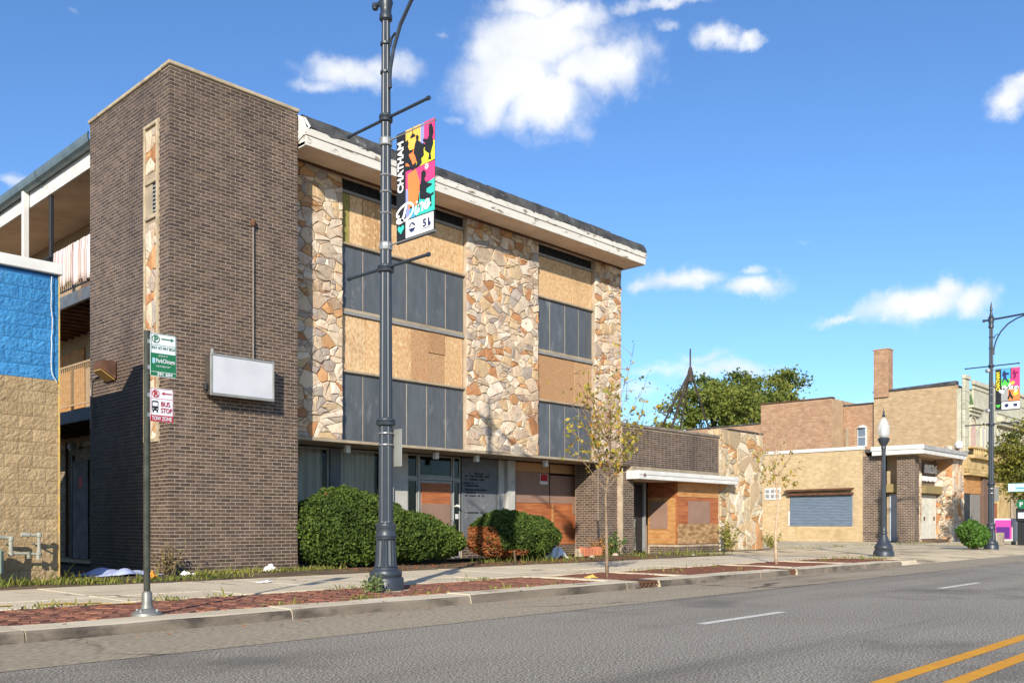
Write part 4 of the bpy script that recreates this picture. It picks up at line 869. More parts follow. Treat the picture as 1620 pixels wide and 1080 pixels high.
obj('roof_pipe', MB().tube([(27.3,18.2,4.15),(28.3,18.2,4.3)], .035, 6), M_white, tp)
# ------------------------------------------------------------------ office centre
OX = 46.5
M_yb = mat('cream brick', None, C('#a89069'), scale=5, rough=.9, tint=True, rnd=.06, palette=[C('#bda781'), C('#b7a17b'), C('#c1ab86'), C('#b39b75')], wear=[(C('#94805c'), .5, .55, .8, (1,1,.3))])
M_ym = mat('cream mortar', C('#b39f80'), C('#a18d70'), rough=.95)
M_shut = mat('blue-grey shutter', C('#6f7d8c'), C('#64717f'), scale=2, rough=.6, stain=C('#86878a'), slo_=.62, shi=.8)
oc = thing('office_building', 'cream brick office building with white canopy and dark brick pier', 'building', (50, 19, 0))
yw = obj('side_wall', MB().box(OX, 53.3, 19.2, 27, -.1, 4.75), M_ym, oc)
brickwork(yw, lambda u, v, d: (OX-d, 19.2+u, -.1+v), 6.3, 4.85, lambda q: 0, 0, M_yb, L=.22, H=.08, j=.014, proud=.003, skip=lambda a, b, v, v1: b > .5 and a < 4.0 and v1 > .88 and v < 2.6)
obj('coping', MB().bbox(OX-.06, OX+.35, 19.2, 27.1, 4.751, 4.93, .012), M_white, oc); obj('roof', MB().box(OX+.3, 53.3, 18, 27, 4.6, 4.77), M_tar, oc)
sh_ = obj('shutter', MB().box(OX-.012, OX, 19.72, 23.2, .80, 2.42), M_shut, oc)
for i in range(20): obj('slat', MB().bbox(OX-.04, OX-.013, 19.74, 23.18, .80+i*.0805, .80+(i+1)*.0805-.012, .006), M_shut, sh_)
obj('shutter_housing', MB().bbox(OX-.22, OX-.013, 19.65, 23.3, 2.43, 2.56, .02), M_rust, oc); obj('awning_bar', MB().tube([(OX-.35,19.6,2.72),(OX-.35,23.4,2.68)], .04, 6), M_rust, oc); obj('awning_hood', MB().add([(OX-.35,19.6,2.72),(OX-.35,23.4,2.68),(OX-.012,23.4,2.78),(OX-.012,19.6,2.80)], [(0,1,2,3)]), M_rust, oc)
obj('shutter_guide', MB().bbox(OX-.05, OX-.01, 23.21, 23.29, .8, 1.6, .006), M_white, oc); obj('wall_patch', MB().box(OX-.012, OX-.002, 19.5, 22.9, .12, .62), mat('patched render', C('#b59f78'), C('#a38c67'), rough=.95), oc)
dk = obj('dark_brick_wall', MB().box(OX+.02, OX+.5, 18.2, 19.19, -.1, 4.4), M_mortar, oc)
brickwork(dk, lambda u, v, d: (OX+.02-d, 18.2+u, -.1+v), .98, 4.5, lambda q: 0, 0, M_brick, L=.26, H=.09, j=.018)
pr = obj('brick_pier', MB().box(OX+.02, OX+.7, 16.62, 17.45, -.1, 4.38), M_mortar, oc)
brickwork(pr, lambda u, v, d: (OX+.02-d, 16.62+u, -.1+v), .83, 4.48, lambda q: 0, 0, M_brick, L=.24, H=.085, j=.018); brickwork(pr, lambda u, v, d: (OX+.02+u, 16.62-d, -.1+v), .68, 4.48, lambda q: 0, 0, M_brick, L=.24, H=.085, j=.018)
cn = obj('canopy', MB().box(OX-.35, 52.4, 16.1, 18.5, 4.40, 4.45), M_soffit, oc)
obj('canopy_fascia', MB().bbox(OX-.42, OX-.351, 16.05, 18.55, 4.37, 4.60, .01), M_white, cn); obj('canopy_fascia', MB().bbox(OX-.46, OX-.40, 16.0, 18.6, 4.602, 4.82, .01), M_white, cn)
obj('canopy_fascia', MB().bbox(OX-.35, 52.6, 16.03, 16.099, 4.37, 4.58, .01), M_white, cn); obj('canopy_fascia', MB().bbox(OX-.40, 52.7, 15.98, 16.06, 4.582, 4.79, .01), mat('flaking grey fascia', C('#8f8f8f'), C('#a9a8a6'), scale=4, rough=.8), cn)
obj('canopy_top', MB().box(OX-.4, 52.6, 16.06, 18.6, 4.72, 4.76), M_tar, cn)
# recessed entries
obj('entry_back', MB().box(OX+.9, OX+1.0, 17.2, 18.3, -.1, 4.39), M_ym, oc)
d = obj('door', MB().bbox(OX+.84, OX+.899, 17.35, 18.15, .03, 2.45, .01), mat('pale blue-grey door', C('#b5bcc2'), C('#a6adb3'), rough=.5), oc); obj('entry_lintel', MB().bbox(OX+.5, OX+.9, 17.46, 18.19, 2.52, 2.95, .02), plain('olive trim', C('#8f7d56'), .8), oc)
fw = obj('front_wall', MB().box(47.21, 51.5, 17.3, 17.5, -.1, 4.39), M_mortar, oc)
brickwork(fw, lambda u, v, d: (48.9+u, 17.3-d, 2.95+v), 2.6, 1.4, lambda q: 0, 0, M_brick, L=.26, H=.09, j=.016)
obj('front_panel', MB().box(47.22, 48.89, 17.26, 17.299, 0, 4.38), M_ym, oc)
ps = obj('stone_pilaster', MB().box(47.95, 48.85, 17.10, 17.255, -.1, 4.38), M_stonemortar, oc); rs = random.Random(33)
for c in rubble(.9, 4.4, .55, rs, .8): obj('stone', stone_mb(c, lambda u, v, d: (47.95+u, 17.10-d, -.1+v), rs, depth=.03), M_stone, ps)
obj('door_hood', MB().bbox(48.9, 52.3, 16.9, 17.3, 2.50, 2.93, .02), bpy.data.materials['olive trim'], oc)
for a, b in ((49.05,50.5),(50.52,51.45)):
    d = obj('door', MB().bbox(a, b, 17.22, 17.295, .12, 2.45, .01), mat('weathered white door', C('#cfcbbd'), C('#bcb8aa'), rough=.7, stain=C('#9d9787'), slo_=.6, shi=.8), oc)
    obj('door_handle', MB().box(a+.5, a+.6, 17.17, 17.219, 1.1, 1.3), M_rust, d)
for i in range(3): obj('door_column', MB().bbox(51.5+i*.25, 51.62+i*.25, 17.1, 17.29, .1, 2.5, .01), M_conc, oc)
obj('door_step', MB().bbox(48.9, 52.8, 16.6, 17.25, -.05, .1, .01), M_brownd, oc)
M_lett = plain('white enamel letters', C('#f0efec'), .5)
text('street_number', '8036', .62, (49.6, 17.2, 3.62), (1,0,0), (0,0,1), M_lett, oc, width=2.0, extrude=.03, bold=.02)
text('building_lettering', 'OFFICE CENTER', .34, (48.92, 17.2, 3.18), (1,0,0), (0,0,1), M_lett, oc, width=2.55, extrude=.03, bold=.012)
fs2 = obj('stone_wall', MB().box(51.52, 53.35, 16.42, 17.5, -.1, 5.1), M_stonemortar, oc)
for c in rubble(1.83, 5.2, .62, rs, .8): obj('stone', stone_mb(c, lambda u, v, d: (51.52+u, 16.42-d, -.1+v), rs, depth=.04), M_stone, fs2)
for c in rubble(1.08, 5.2, .62, rs, .8): obj('stone', stone_mb(c, lambda u, v, d: (51.52-d, 16.42+u, -.1+v), rs, depth=.04), M_stone, fs2)
obj('globe_light', MB().lathe([(.02,4.92),(.16,4.98),(.22,5.15),(.16,5.32),(.02,5.38)], 51.9, 16.2, 14), plain('white glass globe', C('#dfe3e4'), .2), oc)
# poster on the cream wall
po = thing('wall_notice', 'white notice with dark panels on the cream brick wall', 'notice', (OX-.02, 24.25, 2.2))
obj('sheet', MB().bbox(OX-.04, OX-.012, 23.75, 24.70, 2.25, 2.90, .004), M_white, po)
for a, b in ((23.82,24.05),(24.12,24.33),(24.42,24.64)):
    for c, d in ((2.34,2.55),(2.62,2.80)): obj('printed_panel', MB().box(OX-.046, OX-.041, a, b, c, d), M_grey, po)
# ------------------------------------------------------------------ brick blocks behind
def bmat(name, c1, c2, c3): return mat(name, None, c3, scale=3, rough=.95, tint=True, rnd=.13, palette=[c1, c2, c1])
M_ob = bmat('orange common brick', C('#a07c62'), C('#a9876c'), C('#8a6850')); M_om = mat('orange brick mortar', C('#b59a7c'), C('#a0876c'), rough=.95)
M_tb = bmat('buff common brick', C('#ab9270'), C('#b29a79'), C('#988060')); M_tm = mat('buff mortar', C('#b8a184'), C('#a38d72'), rough=.95)
rb = thing('rear_brick_building', 'plain orange common brick building behind the office roof', 'building', (55, 25, 0))
w1 = obj('wall', MB().box(52, 60, 23.3, 27.9, 0, 8.35), M_om, rb); brickwork(w1, lambda u, v, d: (52-d, 23.3+u, 4.2+v), 4.6, 4.12, lambda q: 0, 0, M_ob, L=.24, H=.085, j=.016, proud=.004)
w2 = obj('low_wall', MB().box(52, 60, 27.92, 38, 0, 7.15), M_om, rb); brickwork(w2, lambda u, v, d: (52-d, 27.92+u, 4.2+v), 6, 2.92, lambda q: 0, 0, M_ob, L=.24, H=.085, j=.016, proud=.004)
obj('coping', MB().bbox(51.93, 52.35, 23.25, 27.95, 8.351, 8.43, .01), M_rust, rb); obj('coping', MB().bbox(51.93, 52.35, 27.96, 38, 7.151, 7.23, .01), M_tar, rb)
w3 = obj('rear_wing_wall', MB().box(53.6, 60, 21.4, 23.28, 0, 8.0), M_om, rb); brickwork(w3, lambda u, v, d: (53.6-d, 21.42+u, 4.2+v), 1.86, 3.78, lambda q: 0, 0, M_ob, L=.24, H=.085, j=.016, proud=.004, skip=lambda a, b, v, v1: b > .42 and a < 1.02 and v1 > 1.3 and v < 2.5)
obj('coping', MB().bbox(53.52, 53.9, 21.4, 23.3, 8.001, 8.09, .01), M_tar, rb)
wd = obj('window', MB().bbox(53.52, 53.59, 21.86, 22.42, 5.5, 6.68, .01), M_white, rb)
obj('pane', MB().box(53.50, 53.519, 21.93, 22.35, 6.12, 6.6), M_shut, wd); obj('pane', MB().box(53.50, 53.519, 21.93, 22.35, 5.58, 6.06), M_shut, wd); obj('arch', MB().lathe([(.3,6.62),(.2,6.75),(.02,6.8)], 53.62, 22.14, 12), M_white, wd)
obj('narrow_window', MB().bbox(53.5, 53.59, 22.95, 23.15, 5.5, 6.7, .01), M_conc, rb)
# ------------------------------------------------------------------ old terracotta-fronted building
ob = thing('terracotta_building', 'old two-storey building with pale green terracotta front and buff brick side', 'building', (58, 19, 0))
sw_ = obj('side_wall', MB().box(53.42, 66, 16.8, 21.39, 0, 8.62), M_tm, ob)
brickwork(sw_, lambda u, v, d: (53.42-d, 16.82+u, 4.3+v), 4.56, 4.3, lambda q: 0, 0, M_tb, L=.24, H=.085, j=.014, proud=.004)
obj('coping', MB().add([(53.35,16.8,8.84),(53.8,16.8,8.84),(53.8,21.42,8.68),(53.35,21.42,8.68),(53.35,16.8,8.62),(53.8,16.8,8.62),(53.8,21.42,8.60),(53.35,21.42,8.60)], [(0,1,2,3),(0,4,5,1),(1,5,6,2),(2,6,7,3),(3,7,4,0)]), M_tar, ob)
chn = obj('chimney', MB().box(53.3, 54.0, 20.5, 21.35, 8.3, 11.05), M_om, ob)
for fn, w_ in ((lambda u, v, d: (53.3-d, 20.5+u, 8.3+v), .85), (lambda u, v, d: (53.3+u, 20.5-d, 8.3+v), .7)): brickwork(chn, fn, w_, 2.75, lambda q: 0, 0, M_ob, L=.24, H=.085, j=.016, proud=.005)
obj('chimney_cap', MB().bbox(53.26, 54.04, 20.46, 21.39, 11.05, 11.13, .02), M_ob, chn)
M_terra = mat('pale green terracotta', C('#bfbaa4'), C('#aba792'), scale=2, rough=.7, stain=C('#8c8b74'), sscale=1.5, slo_=.58, shi=.75)
M_terra2 = mat('buff terracotta', C('#c2a877'), C('#a88f62'), scale=2, rough=.75, stain=C('#7c6746'), sscale=1.5, slo_=.55, shi=.72)
ft = obj('front_wall', MB().box(53.42, 90, 16.5, 16.79, 4.9, 8.4), M_terra, ob)
def tb(name, x0, x1, z0, z1, d, m=None, par=None): return obj(name, MB().bbox(x0, x1, 16.5-d, 16.499, z0, z1, .02), m or M_terra, par or ob)
tb('corner_pier', 53.36, 54.15, 4.9, 8.9, .14); tb('pier_cap', 53.3, 54.22, 8.9, 9.12, .22); tb('parapet_block', 55.0, 57.9, 7.6, 8.75, .10); tb('parapet_cap', 54.9, 58.0, 8.751, 9.0, .2); tb('parapet_cap', 54.96, 57.95, 8.5, 8.6, .16)
for i in range(7): tb('terracotta_course', 53.34, 54.17, 5.2+i*.5, 5.62+i*.5, .155)
tb('pier', 58.2, 59.2, 4.9, 9.0, .16); tb('pier_cap', 58.1, 59.3, 9.0, 9.2, .24); tb('parapet_block', 59.25, 75, 7.55, 8.35, .06); tb('parapet_block', 62.2, 66, 8.36, 9.0, .1); tb('parapet_cap', 62.1, 66.1, 9.0, 9.2, .2)
M_gt = mat('green roof tile', C('#5f7448'), C('#4b5f3a'), scale=5, rough=.6, bump=.5, bscale=30)
mb = MB()
for r in range(7):
    for q in range(5): mb.cur = random.random(); z = 7.55+r*.14; yb = 16.38+r*.03; mb.add([(54.16+q*.17,yb,z),(54.32+q*.17,yb,z),(54.32+q*.17,yb+.05,z+.17),(54.16+q*.17,yb+.05,z+.17),(54.24+q*.17,yb-.04,z),(54.24+q*.17,yb+.01,z+.17)], [(0,4,5,3),(4,1,2,5)])
obj('tile_roof', mb, M_gt, ob)
tb('ledge', 54.0, 56.3, 7.36, 7.50, .4); tb('ledge', 54.1, 56.2, 7.2, 7.358, .28); tb('ledge', 54.2, 56.1, 7.0, 7.198, .16); tb('cornice', 59.2, 80, 7.0, 7.2, .5); tb('cornice', 59.25, 80, 6.8, 6.998, .34); tb('cornice', 59.3, 80, 7.202, 7.34, .4)
M_blind = plain('faded pink blind', C('#c3a69a'), .9); M_cream = plain('cream frame', C('#d8cfae'), .7)
def arched(x, w, z0, z1, m):
    pts = [(-w/2,0),(w/2,0)]+[(w/2*math.cos(a), z1-z0-w/2+w/2*math.sin(a)) for a in np.linspace(0, math.pi, 9)]
    fr = [(p[0]*1.22, p[1]*1.03 if p[1] > 0 else -.05) for p in pts]
    a = obj('window', MB().prism(fr, lambda u, v, d: (x+u, 16.5-d, z0+v), -.01, .06), M_cream, ob); obj('pane', MB().prism(pts, lambda u, v, d: (x+u, 16.5-d, z0+v), .061, .075), m, a)
    obj('hood_mould', MB().tube([(x+w*.75*math.cos(t), 16.45, z1-w/2+.15+w*.75*math.sin(t)) for t in np.linspace(0, math.pi, 9)], .05, 6), M_terra, a)
arched(55.1, .95, 5.25, 6.6, M_blind); arched(56.9, .42, 5.25, 6.55, M_curtain); arched(57.5, .42, 5.25, 6.55, M_curtain)
for i in range(10): arched(59.9+i*.82, .5, 5.2, 6.4, M_curtain)
tb('balcony_ledge', 53.9, 80, 4.55, 4.75, .5, M_terra2); tb('balcony_rail', 53.9, 80, 5.1, 5.2, .5, M_terra2)
for i in range(40): obj('baluster', MB().lathe([(.05,4.75),(.08,4.85),(.04,5.0),(.05,5.1)], 54.1+i*.32, 16.08, 6), M_terra2, ob)
tb('entablature', 53.4, 80, 3.95, 4.548, .22, M_terra2); tb('lower_cornice', 53.4, 80, 3.6, 3.72, .4, M_terra2); tb('lower_cornice', 53.4, 80, 3.74, 3.94, .28, M_terra2)
obj('shop_wall', MB().box(53.42, 90, 16.52, 16.8, 0, 4.9), M_conc, ob)
tb('shop_board', 53.7, 57.0, 2.6, 3.58, .05, M_ply2); tb('shop_board', 53.5, 54.6, 0, 2.58, .04, M_dark); tb('shop_shutter', 54.7, 56.4, 0, 2.58, .05, mat('scuffed grey shutter', C('#8b8680'), C('#6e6963'), scale=6, rough=.8, stretch=(4,1,1))); tb('shop_pier', 56.45, 57.6, 0, 3.58, .2, M_brownd); tb('shop_board', 57.8, 59.6, 0, 2.1, .05, M_ply); tb('shop_board', 57.8, 59.6, 2.12, 3.58, .04, M_terra2); tb('shop_pier', 59.7, 62.0, 0, 3.58, .1, M_terra2); tb('shop_pier', 62.6, 64.0, 0, 3.58, .1, M_conc)
# ------------------------------------------------------------------ street lamps
M_lamp = mat('blue-black lamp enamel', C('#2b3138'), C('#333a42'), scale=3, rough=.42, spec=.5, bump=.04, stain=C('#5a6068'), sscale=3, slo_=.62, shi=.9)
M_steel = plain('stainless band', C('#a9a9a6'), .35, .6)
def lamp_post(x, y):
    L = thing('street_lamp', 'tall fluted dark street lamp nearest the camera, carrying the dining banner', 'street lamp', (x, y, 0), 'tall fluted street lamps')
    obj('base', MB().lathe([(.25,-.02),(.25,.155),(.235,.175),(.215,.18),(.225,.20),(.228,.235),(.215,.265),(.18,.28),(.165,.31),(.17,.325)], x, y, 32), M_lamp, L, smooth=40)
    obj('pedestal', MB().lathe([(.16,.325),(.155,.345,.10),(.135,.68,.10),(.135,.70),(.15,.715),(.15,.73)], x, y, 64, nf=16), M_lamp, L)
    cl = obj('collar', MB().lathe([(.14,.73),(.15,.75),(.135,.78),(.138,.86),(.15,.89),(.145,.915),(.115,.93)], x, y, 24), M_lamp, L, smooth=40)
    obj('shaft', MB().lathe([(.105,.93),(.103,.96,.09),(.090,3.0,.09),(.078,5.0,.09),(.058,7.95,.09)], x, y, 64, nf=16), M_lamp, L)
    for z, r in ((2.34,.10), (4.48,.085), (6.58,.07)): obj('ring', MB().lathe([(r*.95,z-.06),(r*1.3,z-.045),(r*1.4,z-.015),(r*1.25,z),(r*1.4,z+.015),(r*1.3,z+.045),(r*.95,z+.06)], x, y, 20), M_lamp, L, smooth=40)
    for z in (2.18, 2.02): obj('sign_band', MB().lathe([(.105,z-.008),(.107,z),(.105,z+.008)], x, y, 20), M_steel, L)
    for z in (5.25, 5.55, 5.78): obj('band', MB().lathe([(.082,z-.012),(.088,z),(.082,z+.012)], x, y, 16), M_steel, L)
    for z in (4.50, 6.58):
        a = obj('cross_arm', MB().tube([(x,y-.9,z),(x,y+.86,z)], .022, 10), M_lamp, L)
        for e in (-.9, .86): obj('end_knob', MB().tube([(x,y+e-.02,z),(x,y+e+.02,z)], .03, 10), M_lamp, a)
    tp_ = obj('capital', MB().lathe([(.06,7.93),(.09,7.96),(.09,8.02),(.075,8.05),(.08,8.12),(.10,8.2),(.085,8.26),(.10,8.32),(.06,8.38),(.05,8.45),(.03,8.55),(.05,8.58),(.012,8.86),(.002,8.9)], x, y, 20), M_lamp, L, smooth=40)
    obj('mast_arm', MB().tube([(x,y+.22,8.24),(x,y-.4,8.26),(x,y-1.6,8.32),(x,y-2.35,8.36)], [.035,.035,.03,.028], 10), M_lamp, L); obj('arm_ball', MB().lathe([(.005,8.18),(.04,8.2),(.05,8.24),(.04,8.28),(.005,8.3)], x, y+.24, 10), M_lamp, L)
    br = obj('scroll_bracket', MB().tube([(x,y-.095,6.98),(x,y-.085,7.1),(x,y-.10,7.25),(x,y-.17,7.5),(x,y-.32,7.78),(x,y-.55,8.02),(x,y-.85,8.18),(x,y-1.15,8.26)], .026, 8), M_lamp, L)
    obj('scroll', MB().tube([(x,y-.085,7.55),(x,y-.13,7.66),(x,y-.20,7.70),(x,y-.25,7.66)], .018, 6), M_lamp, br)
    for z in (7.22, 7.62): obj('clamp', MB().lathe([(.065,z-.02),(.08,z-.015),(.08,z+.015),(.065,z+.02)], x, y, 14), M_lamp, L)
    hd = obj('luminaire', MB().lathe([(.03,8.40),(.06,8.36),(.10,8.28),(.24,8.18),(.27,8.10),(.25,8.06)], x, y-2.35, 20), M_lamp, L, smooth=40); obj('lens', MB().lathe([(.24,8.06),(.2,7.95),(.1,7.88),(.01,7.86)], x, y-2.35, 20), M_lightbox, hd, smooth=True)
    sp = obj('sign_plate', MB().bbox(x+.10, x+.104, y-.225, y+.08, 1.72, 2.24, .001), M_alum, L)
    return L
LA = lamp_post(7.99, 10.03)
LB = copy_tree(LA); LB.location.x = 35.53; LB.location.y = 10.0; LB['label'] = 'tall fluted street lamp with the play banner, far down the sidewalk'
M_padc = mat('lamp footing concrete', C('#b9aa92'), C('#a3957e'), rough=.95, bump=.3)
for x, y, lb in ((7.99,10.03,'round concrete footing under the nearest street lamp'), (35.53,10.0,'round concrete footing under the far banner lamp')): tag(obj('lamp_footing', MB().lathe([(.36,-.08),(.36,-.03),(.33,-.008),(.1,-.003)], x, y, 20), M_padc), lb, 'footing', 'lamp footings')
# short lamp with acorn globe
ac = thing('acorn_lamp', 'short black pedestrian lamp with a clear acorn globe', 'street lamp', (25.57, 9.96, 0)); ax_, ay_ = 25.57, 9.96
obj('base', MB().lathe([(.28,-.02),(.28,.10),(.26,.16),(.23,.19),(.24,.22),(.25,.27),(.23,.31),(.19,.36),(.14,.46),(.10,.58),(.085,.62)], ax_, ay_, 28), M_lamp, ac, smooth=40)
obj('collar', MB().lathe([(.085,.62),(.10,.64),(.10,.68),(.085,.70),(.09,.76),(.075,.79)], ax_, ay_, 20), M_lamp, ac, smooth=40)
obj('shaft', MB().lathe([(.075,.79),(.073,.82,.1),(.055,2.95,.1),(.055,3.0)], ax_, ay_, 48, nf=12), M_lamp, ac)
obj('globe_holder', MB().lathe([(.055,3.0),(.07,3.02),(.06,3.08),(.11,3.16),(.155,3.26),(.16,3.30),(.12,3.32)], ax_, ay_, 20), M_lamp, ac, smooth=40)
M_globe = plain('frosted acorn globe', C('#dfe2e2'), .25); M_globe.node_tree.nodes['Principled BSDF'].inputs['Alpha'].default_value = .38
obj('globe', MB().lathe([(.12,3.32),(.15,3.40),(.168,3.50),(.16,3.62),(.12,3.75),(.085,3.83),(.03,3.90)], ax_, ay_, 28), M_globe, ac, smooth=True)
obj('refractor', MB().lathe([(.07,3.32),(.085,3.40),(.09,3.50),(.08,3.60),(.05,3.68),(.02,3.72)], ax_, ay_, 16), M_lightbox, ac, smooth=True)
obj('finial', MB().lathe([(.035,3.90),(.05,3.93),(.02,3.98),(.03,4.03),(.012,4.08),(.004,4.17)], ax_, ay_, 14), M_lamp, ac, smooth=40)
tag(obj('lamp_footing', MB().bbox(25.2, 25.98, 9.55, 10.38, -.08, .006, .01), M_padc), 'square concrete pad under the acorn lamp', 'footing')
# ------------------------------------------------------------------ banners
def flat(name, col): return mat(name, col, tuple(c*.93 for c in col[:3])+(1,), scale=3, rough=.7)
BK = flat('banner black', C('#25272b')); BWt = flat('banner white', C('#ece9e4')); BYl = flat('banner amber', C('#eab553')); BPk = flat('banner pink', C('#e2447c')); BOr = flat('banner orange', C('#ea8148')); BLm = flat('banner lime', C('#e3d63f')); BTl = flat('banner teal', C('#3dbfae')); BLv = flat('banner lavender', C('#8c94c8')); BBl = flat('banner blue', C('#4aa3dc')); BGn = flat('banner green', C('#57c24f')); BNv = flat('banner navy', C('#2c3560'))
def banner(x, y0, y1, z0, z1, label):
    b = thing('street_banner', label, 'banner', (x, (y0+y1)/2, z0)); w, h = y0-y1, z1-z0
    vs = []; nu, nv = 10, 14
    bend = lambda u, v: 0.
    mb = MB()
    for s_ in (-.003, .003): vs += [(x+s_+bend(i/nu, j/nv), y0-w*i/nu, z0+h*j/nv) for j in range(nv+1) for i in range(nu+1)]
    n = nu+1; N2 = n*(nv+1); fs = [(q+j*n+i, q+j*n+i+1, q+(j+1)*n+i+1, q+(j+1)*n+i) for q in (0, N2) for j in range(nv) for i in range(nu)]
    mb.add(vs, fs); obj('cloth', mb, BK, b)
    lay = [0]
    def P(name, pts, m, lv):
        poly = [(u, 1-t) for u, t in pts]
        o = MB().prism(poly, lambda u, v, d: (x-.004+bend(u, v)-d, y0-w*u, z0+h*v), .0, .0012*lv); return obj(name, o, m, b)
    def Rr(name, u0, u1, t0, t1, m, lv): return P(name, [(u0,t0),(u1,t0),(u1,t1),(u0,t1)], m, lv)
    def stroke(name, pts, r, m, lv, ry=None):
        """a pen stroke of even width along a smooth path"""
        pp = []
        for i in range(len(pts)-1):
            p0, p1, p2, p3 = pts[max(i-1,0)], pts[i], pts[i+1], pts[min(i+2,len(pts)-1)]
            for q in range(6):
                t = q/6; pp.append(tuple(.5*((2*p1[k])+(-p0[k]+p2[k])*t+(2*p0[k]-5*p1[k]+4*p2[k]-p3[k])*t*t+(-p0[k]+3*p1[k]-3*p2[k]+p3[k])*t**3) for k in (0, 1)))
        pp.append(pts[-1]); mb = MB(); vs = []; A = h/w
        for i, p in enumerate(pp):
            a, c = pp[max(i-1,0)], pp[min(i+1,len(pp)-1)]; dx, dy = c[0]-a[0], (c[1]-a[1])*A; l = math.hypot(dx, dy) or 1; nx_, ny_ = -dy/l*r, dx/l*r/A
            vs += [(x-.004+bend(*p)-.0012*lv, y0-w*(p[0]+s*nx_), z1-h*(p[1]+s*ny_)) for s in (-1, 1)]
        mb.add(vs, [(2*i, 2*i+1, 2*i+3, 2*i+2) for i in range(len(pp)-1)]); return obj(name, mb, m, b)
    for z in (z0+.03, z1-.03):
        obj('banner_rod', MB().tube([(x,y0+.19,z),(x,y1-.02,z)], .013, 8), M_steel, b); obj('rod_bracket', MB().lathe([(.088,z-.05),(.094,z),(.088,z+.05)], x, y0+.24, 16), M_steel, b)
        for dz in (-.045, .045): obj('strap', MB().lathe([(.086,z+dz-.01),(.092,z+dz),(.086,z+dz+.01)], x, y0+.24, 16), M_steel, b)
    stroke.P = P
    return b, P, Rr, stroke
DINE = [[(.10,.735),(.14,.70),(.24,.715),(.27,.76),(.21,.835),(.10,.825),(.04,.775)],]
def script_dine(stroke, m, lv):
    S = lambda pts, r: stroke('script_lettering', pts, r, m, lv)
    S([(.27,.675),(.24,.715),(.20,.765),(.14,.80)], .028)                                                  # stem of the capital
    S([(.20,.80),(.10,.812),(.03,.80),(.04,.782),(.12,.785),(.22,.803),(.34,.79),(.43,.755),(.46,.715),(.42,.678),(.32,.660),(.20,.668),(.08,.695),(.02,.728),(.04,.752),(.09,.748)], .022)
    S([(.535,.708),(.52,.745),(.515,.772),(.545,.778),(.585,.755)], .022)
    S([(.62,.702),(.605,.74),(.598,.777)], .022); S([(.61,.735),(.645,.706),(.69,.700),(.705,.718),(.692,.775)], .021)
    stroke.P('script_dot', [(.553+.024*math.cos(a),.680+.0125*math.sin(a)) for a in np.linspace(0, 2*math.pi, 11)[:-1]], m, lv)
    S([(.76,.740),(.82,.732),(.855,.708),(.83,.688),(.785,.700),(.755,.730),(.77,.758),(.82,.758),(.90,.722)], .019)
b, P, Rr, stroke = banner(7.99, 9.79, 9.0, 4.76, 6.28, 'pink and amber dining banner on the nearest street lamp')
Rr('amber_block', .25,.64,.0,.20,BYl,1); Rr('lavender_block', .64,.73,.0,.18,BLv,1); Rr('pink_block', .73,1,.0,.19,BPk,1); P('orange_block', [(.25,.19),(.64,.20),(.64,.30),(.40,.34),(.25,.32)], BOr, 1); P('lime_block', [(.55,.25),(1,.19),(1,.36),(.52,.37)], BLm, 1)
Rr('pink_block', .25,1,.37,.53,BPk,1); P('orange_block', [(.30,.40),(.52,.38),(.62,.50),(.60,.70),(.32,.72)], BOr, 2); P('lavender_block', [(.25,.53),(.36,.53),(.40,.80),(.25,.80)], BLv, 1); P('teal_block', [(.60,.60),(.74,.55),(1,.52),(1,.80),(.52,.80)], BTl, 2); P('blue_block', [(.36,.70),(.52,.70),(.50,.80),(.36,.80)], BBl, 2)
# diners in silhouette
P('diner_figure', [(.25,.10),(.30,.09),(.33,.12),(.31,.155),(.35,.19),(.44,.20),(.44,.215),(.33,.225),(.36,.26),(.40,.29),(.46,.36),(.50,.375),(.42,.385),(.36,.33),(.30,.30),(.25,.29)], BK, 3)
P('diner_figure', [(.52,.085),(.57,.085),(.60,.11),(.58,.135),(.64,.16),(.72,.20),(.73,.29),(.66,.31),(.68,.35),(.60,.37),(.50,.38),(.55,.33),(.50,.26),(.46,.23),(.50,.15),(.53,.13)], BK, 3)
P('diner_figure', [(.86,.04),(.92,.035),(.96,.075),(.98,.12),(.95,.16),(.97,.22),(.94,.25),(.90,.30),(.92,.35),(.84,.345),(.86,.29),(.80,.27),(.74,.24),(.80,.20),(.70,.16),(.72,.14),(.82,.16),(.86,.13),(.85,.08)], BK, 3)
P('diner_figure', [(.66,.43),(.72,.415),(.78,.44),(.78,.475),(.74,.50),(.80,.54),(.92,.56),(.94,.575),(.80,.59),(.79,.62),(.90,.65),(.98,.64),(.98,.66),(.92,.67),(.92,.76),(.89,.76),(.88,.68),(.76,.68),(.62,.66),(.63,.55),(.66,.49)], BK, 3)
P('pendant_lamp', [(.43,.0),(.445,.0),(.445,.05),(.50,.075),(.51,.09),(.37,.09),(.38,.075),(.43,.05)], BK, 3)
for k in range(4): a = k*math.pi/4; P('star_mark', [(.80+.05*math.cos(a)-.008*math.sin(a),.395+.026*math.sin(a)+.004*math.cos(a)),(.80+.05*math.cos(a)+.008*math.sin(a),.395+.026*math.sin(a)-.004*math.cos(a)),(.80-.05*math.cos(a)+.008*math.sin(a),.395-.026*math.sin(a)-.004*math.cos(a)),(.80-.05*math.cos(a)-.008*math.sin(a),.395-.026*math.sin(a)+.004*math.cos(a))], BWt, 3)
Rr('white_block', .25,.97,.81,.965,BWt,1)
script_dine(stroke, BWt, 6)
Z = lambda t: 6.28-1.52*t
Yb = lambda u: 9.79-.79*u
text('banner_lettering', 'CHATHAM', .165, (7.978, Yb(.19), Z(.545)), (0,0,1), (0,1,0), BWt, b, width=.70, extrude=.001, bold=.006)
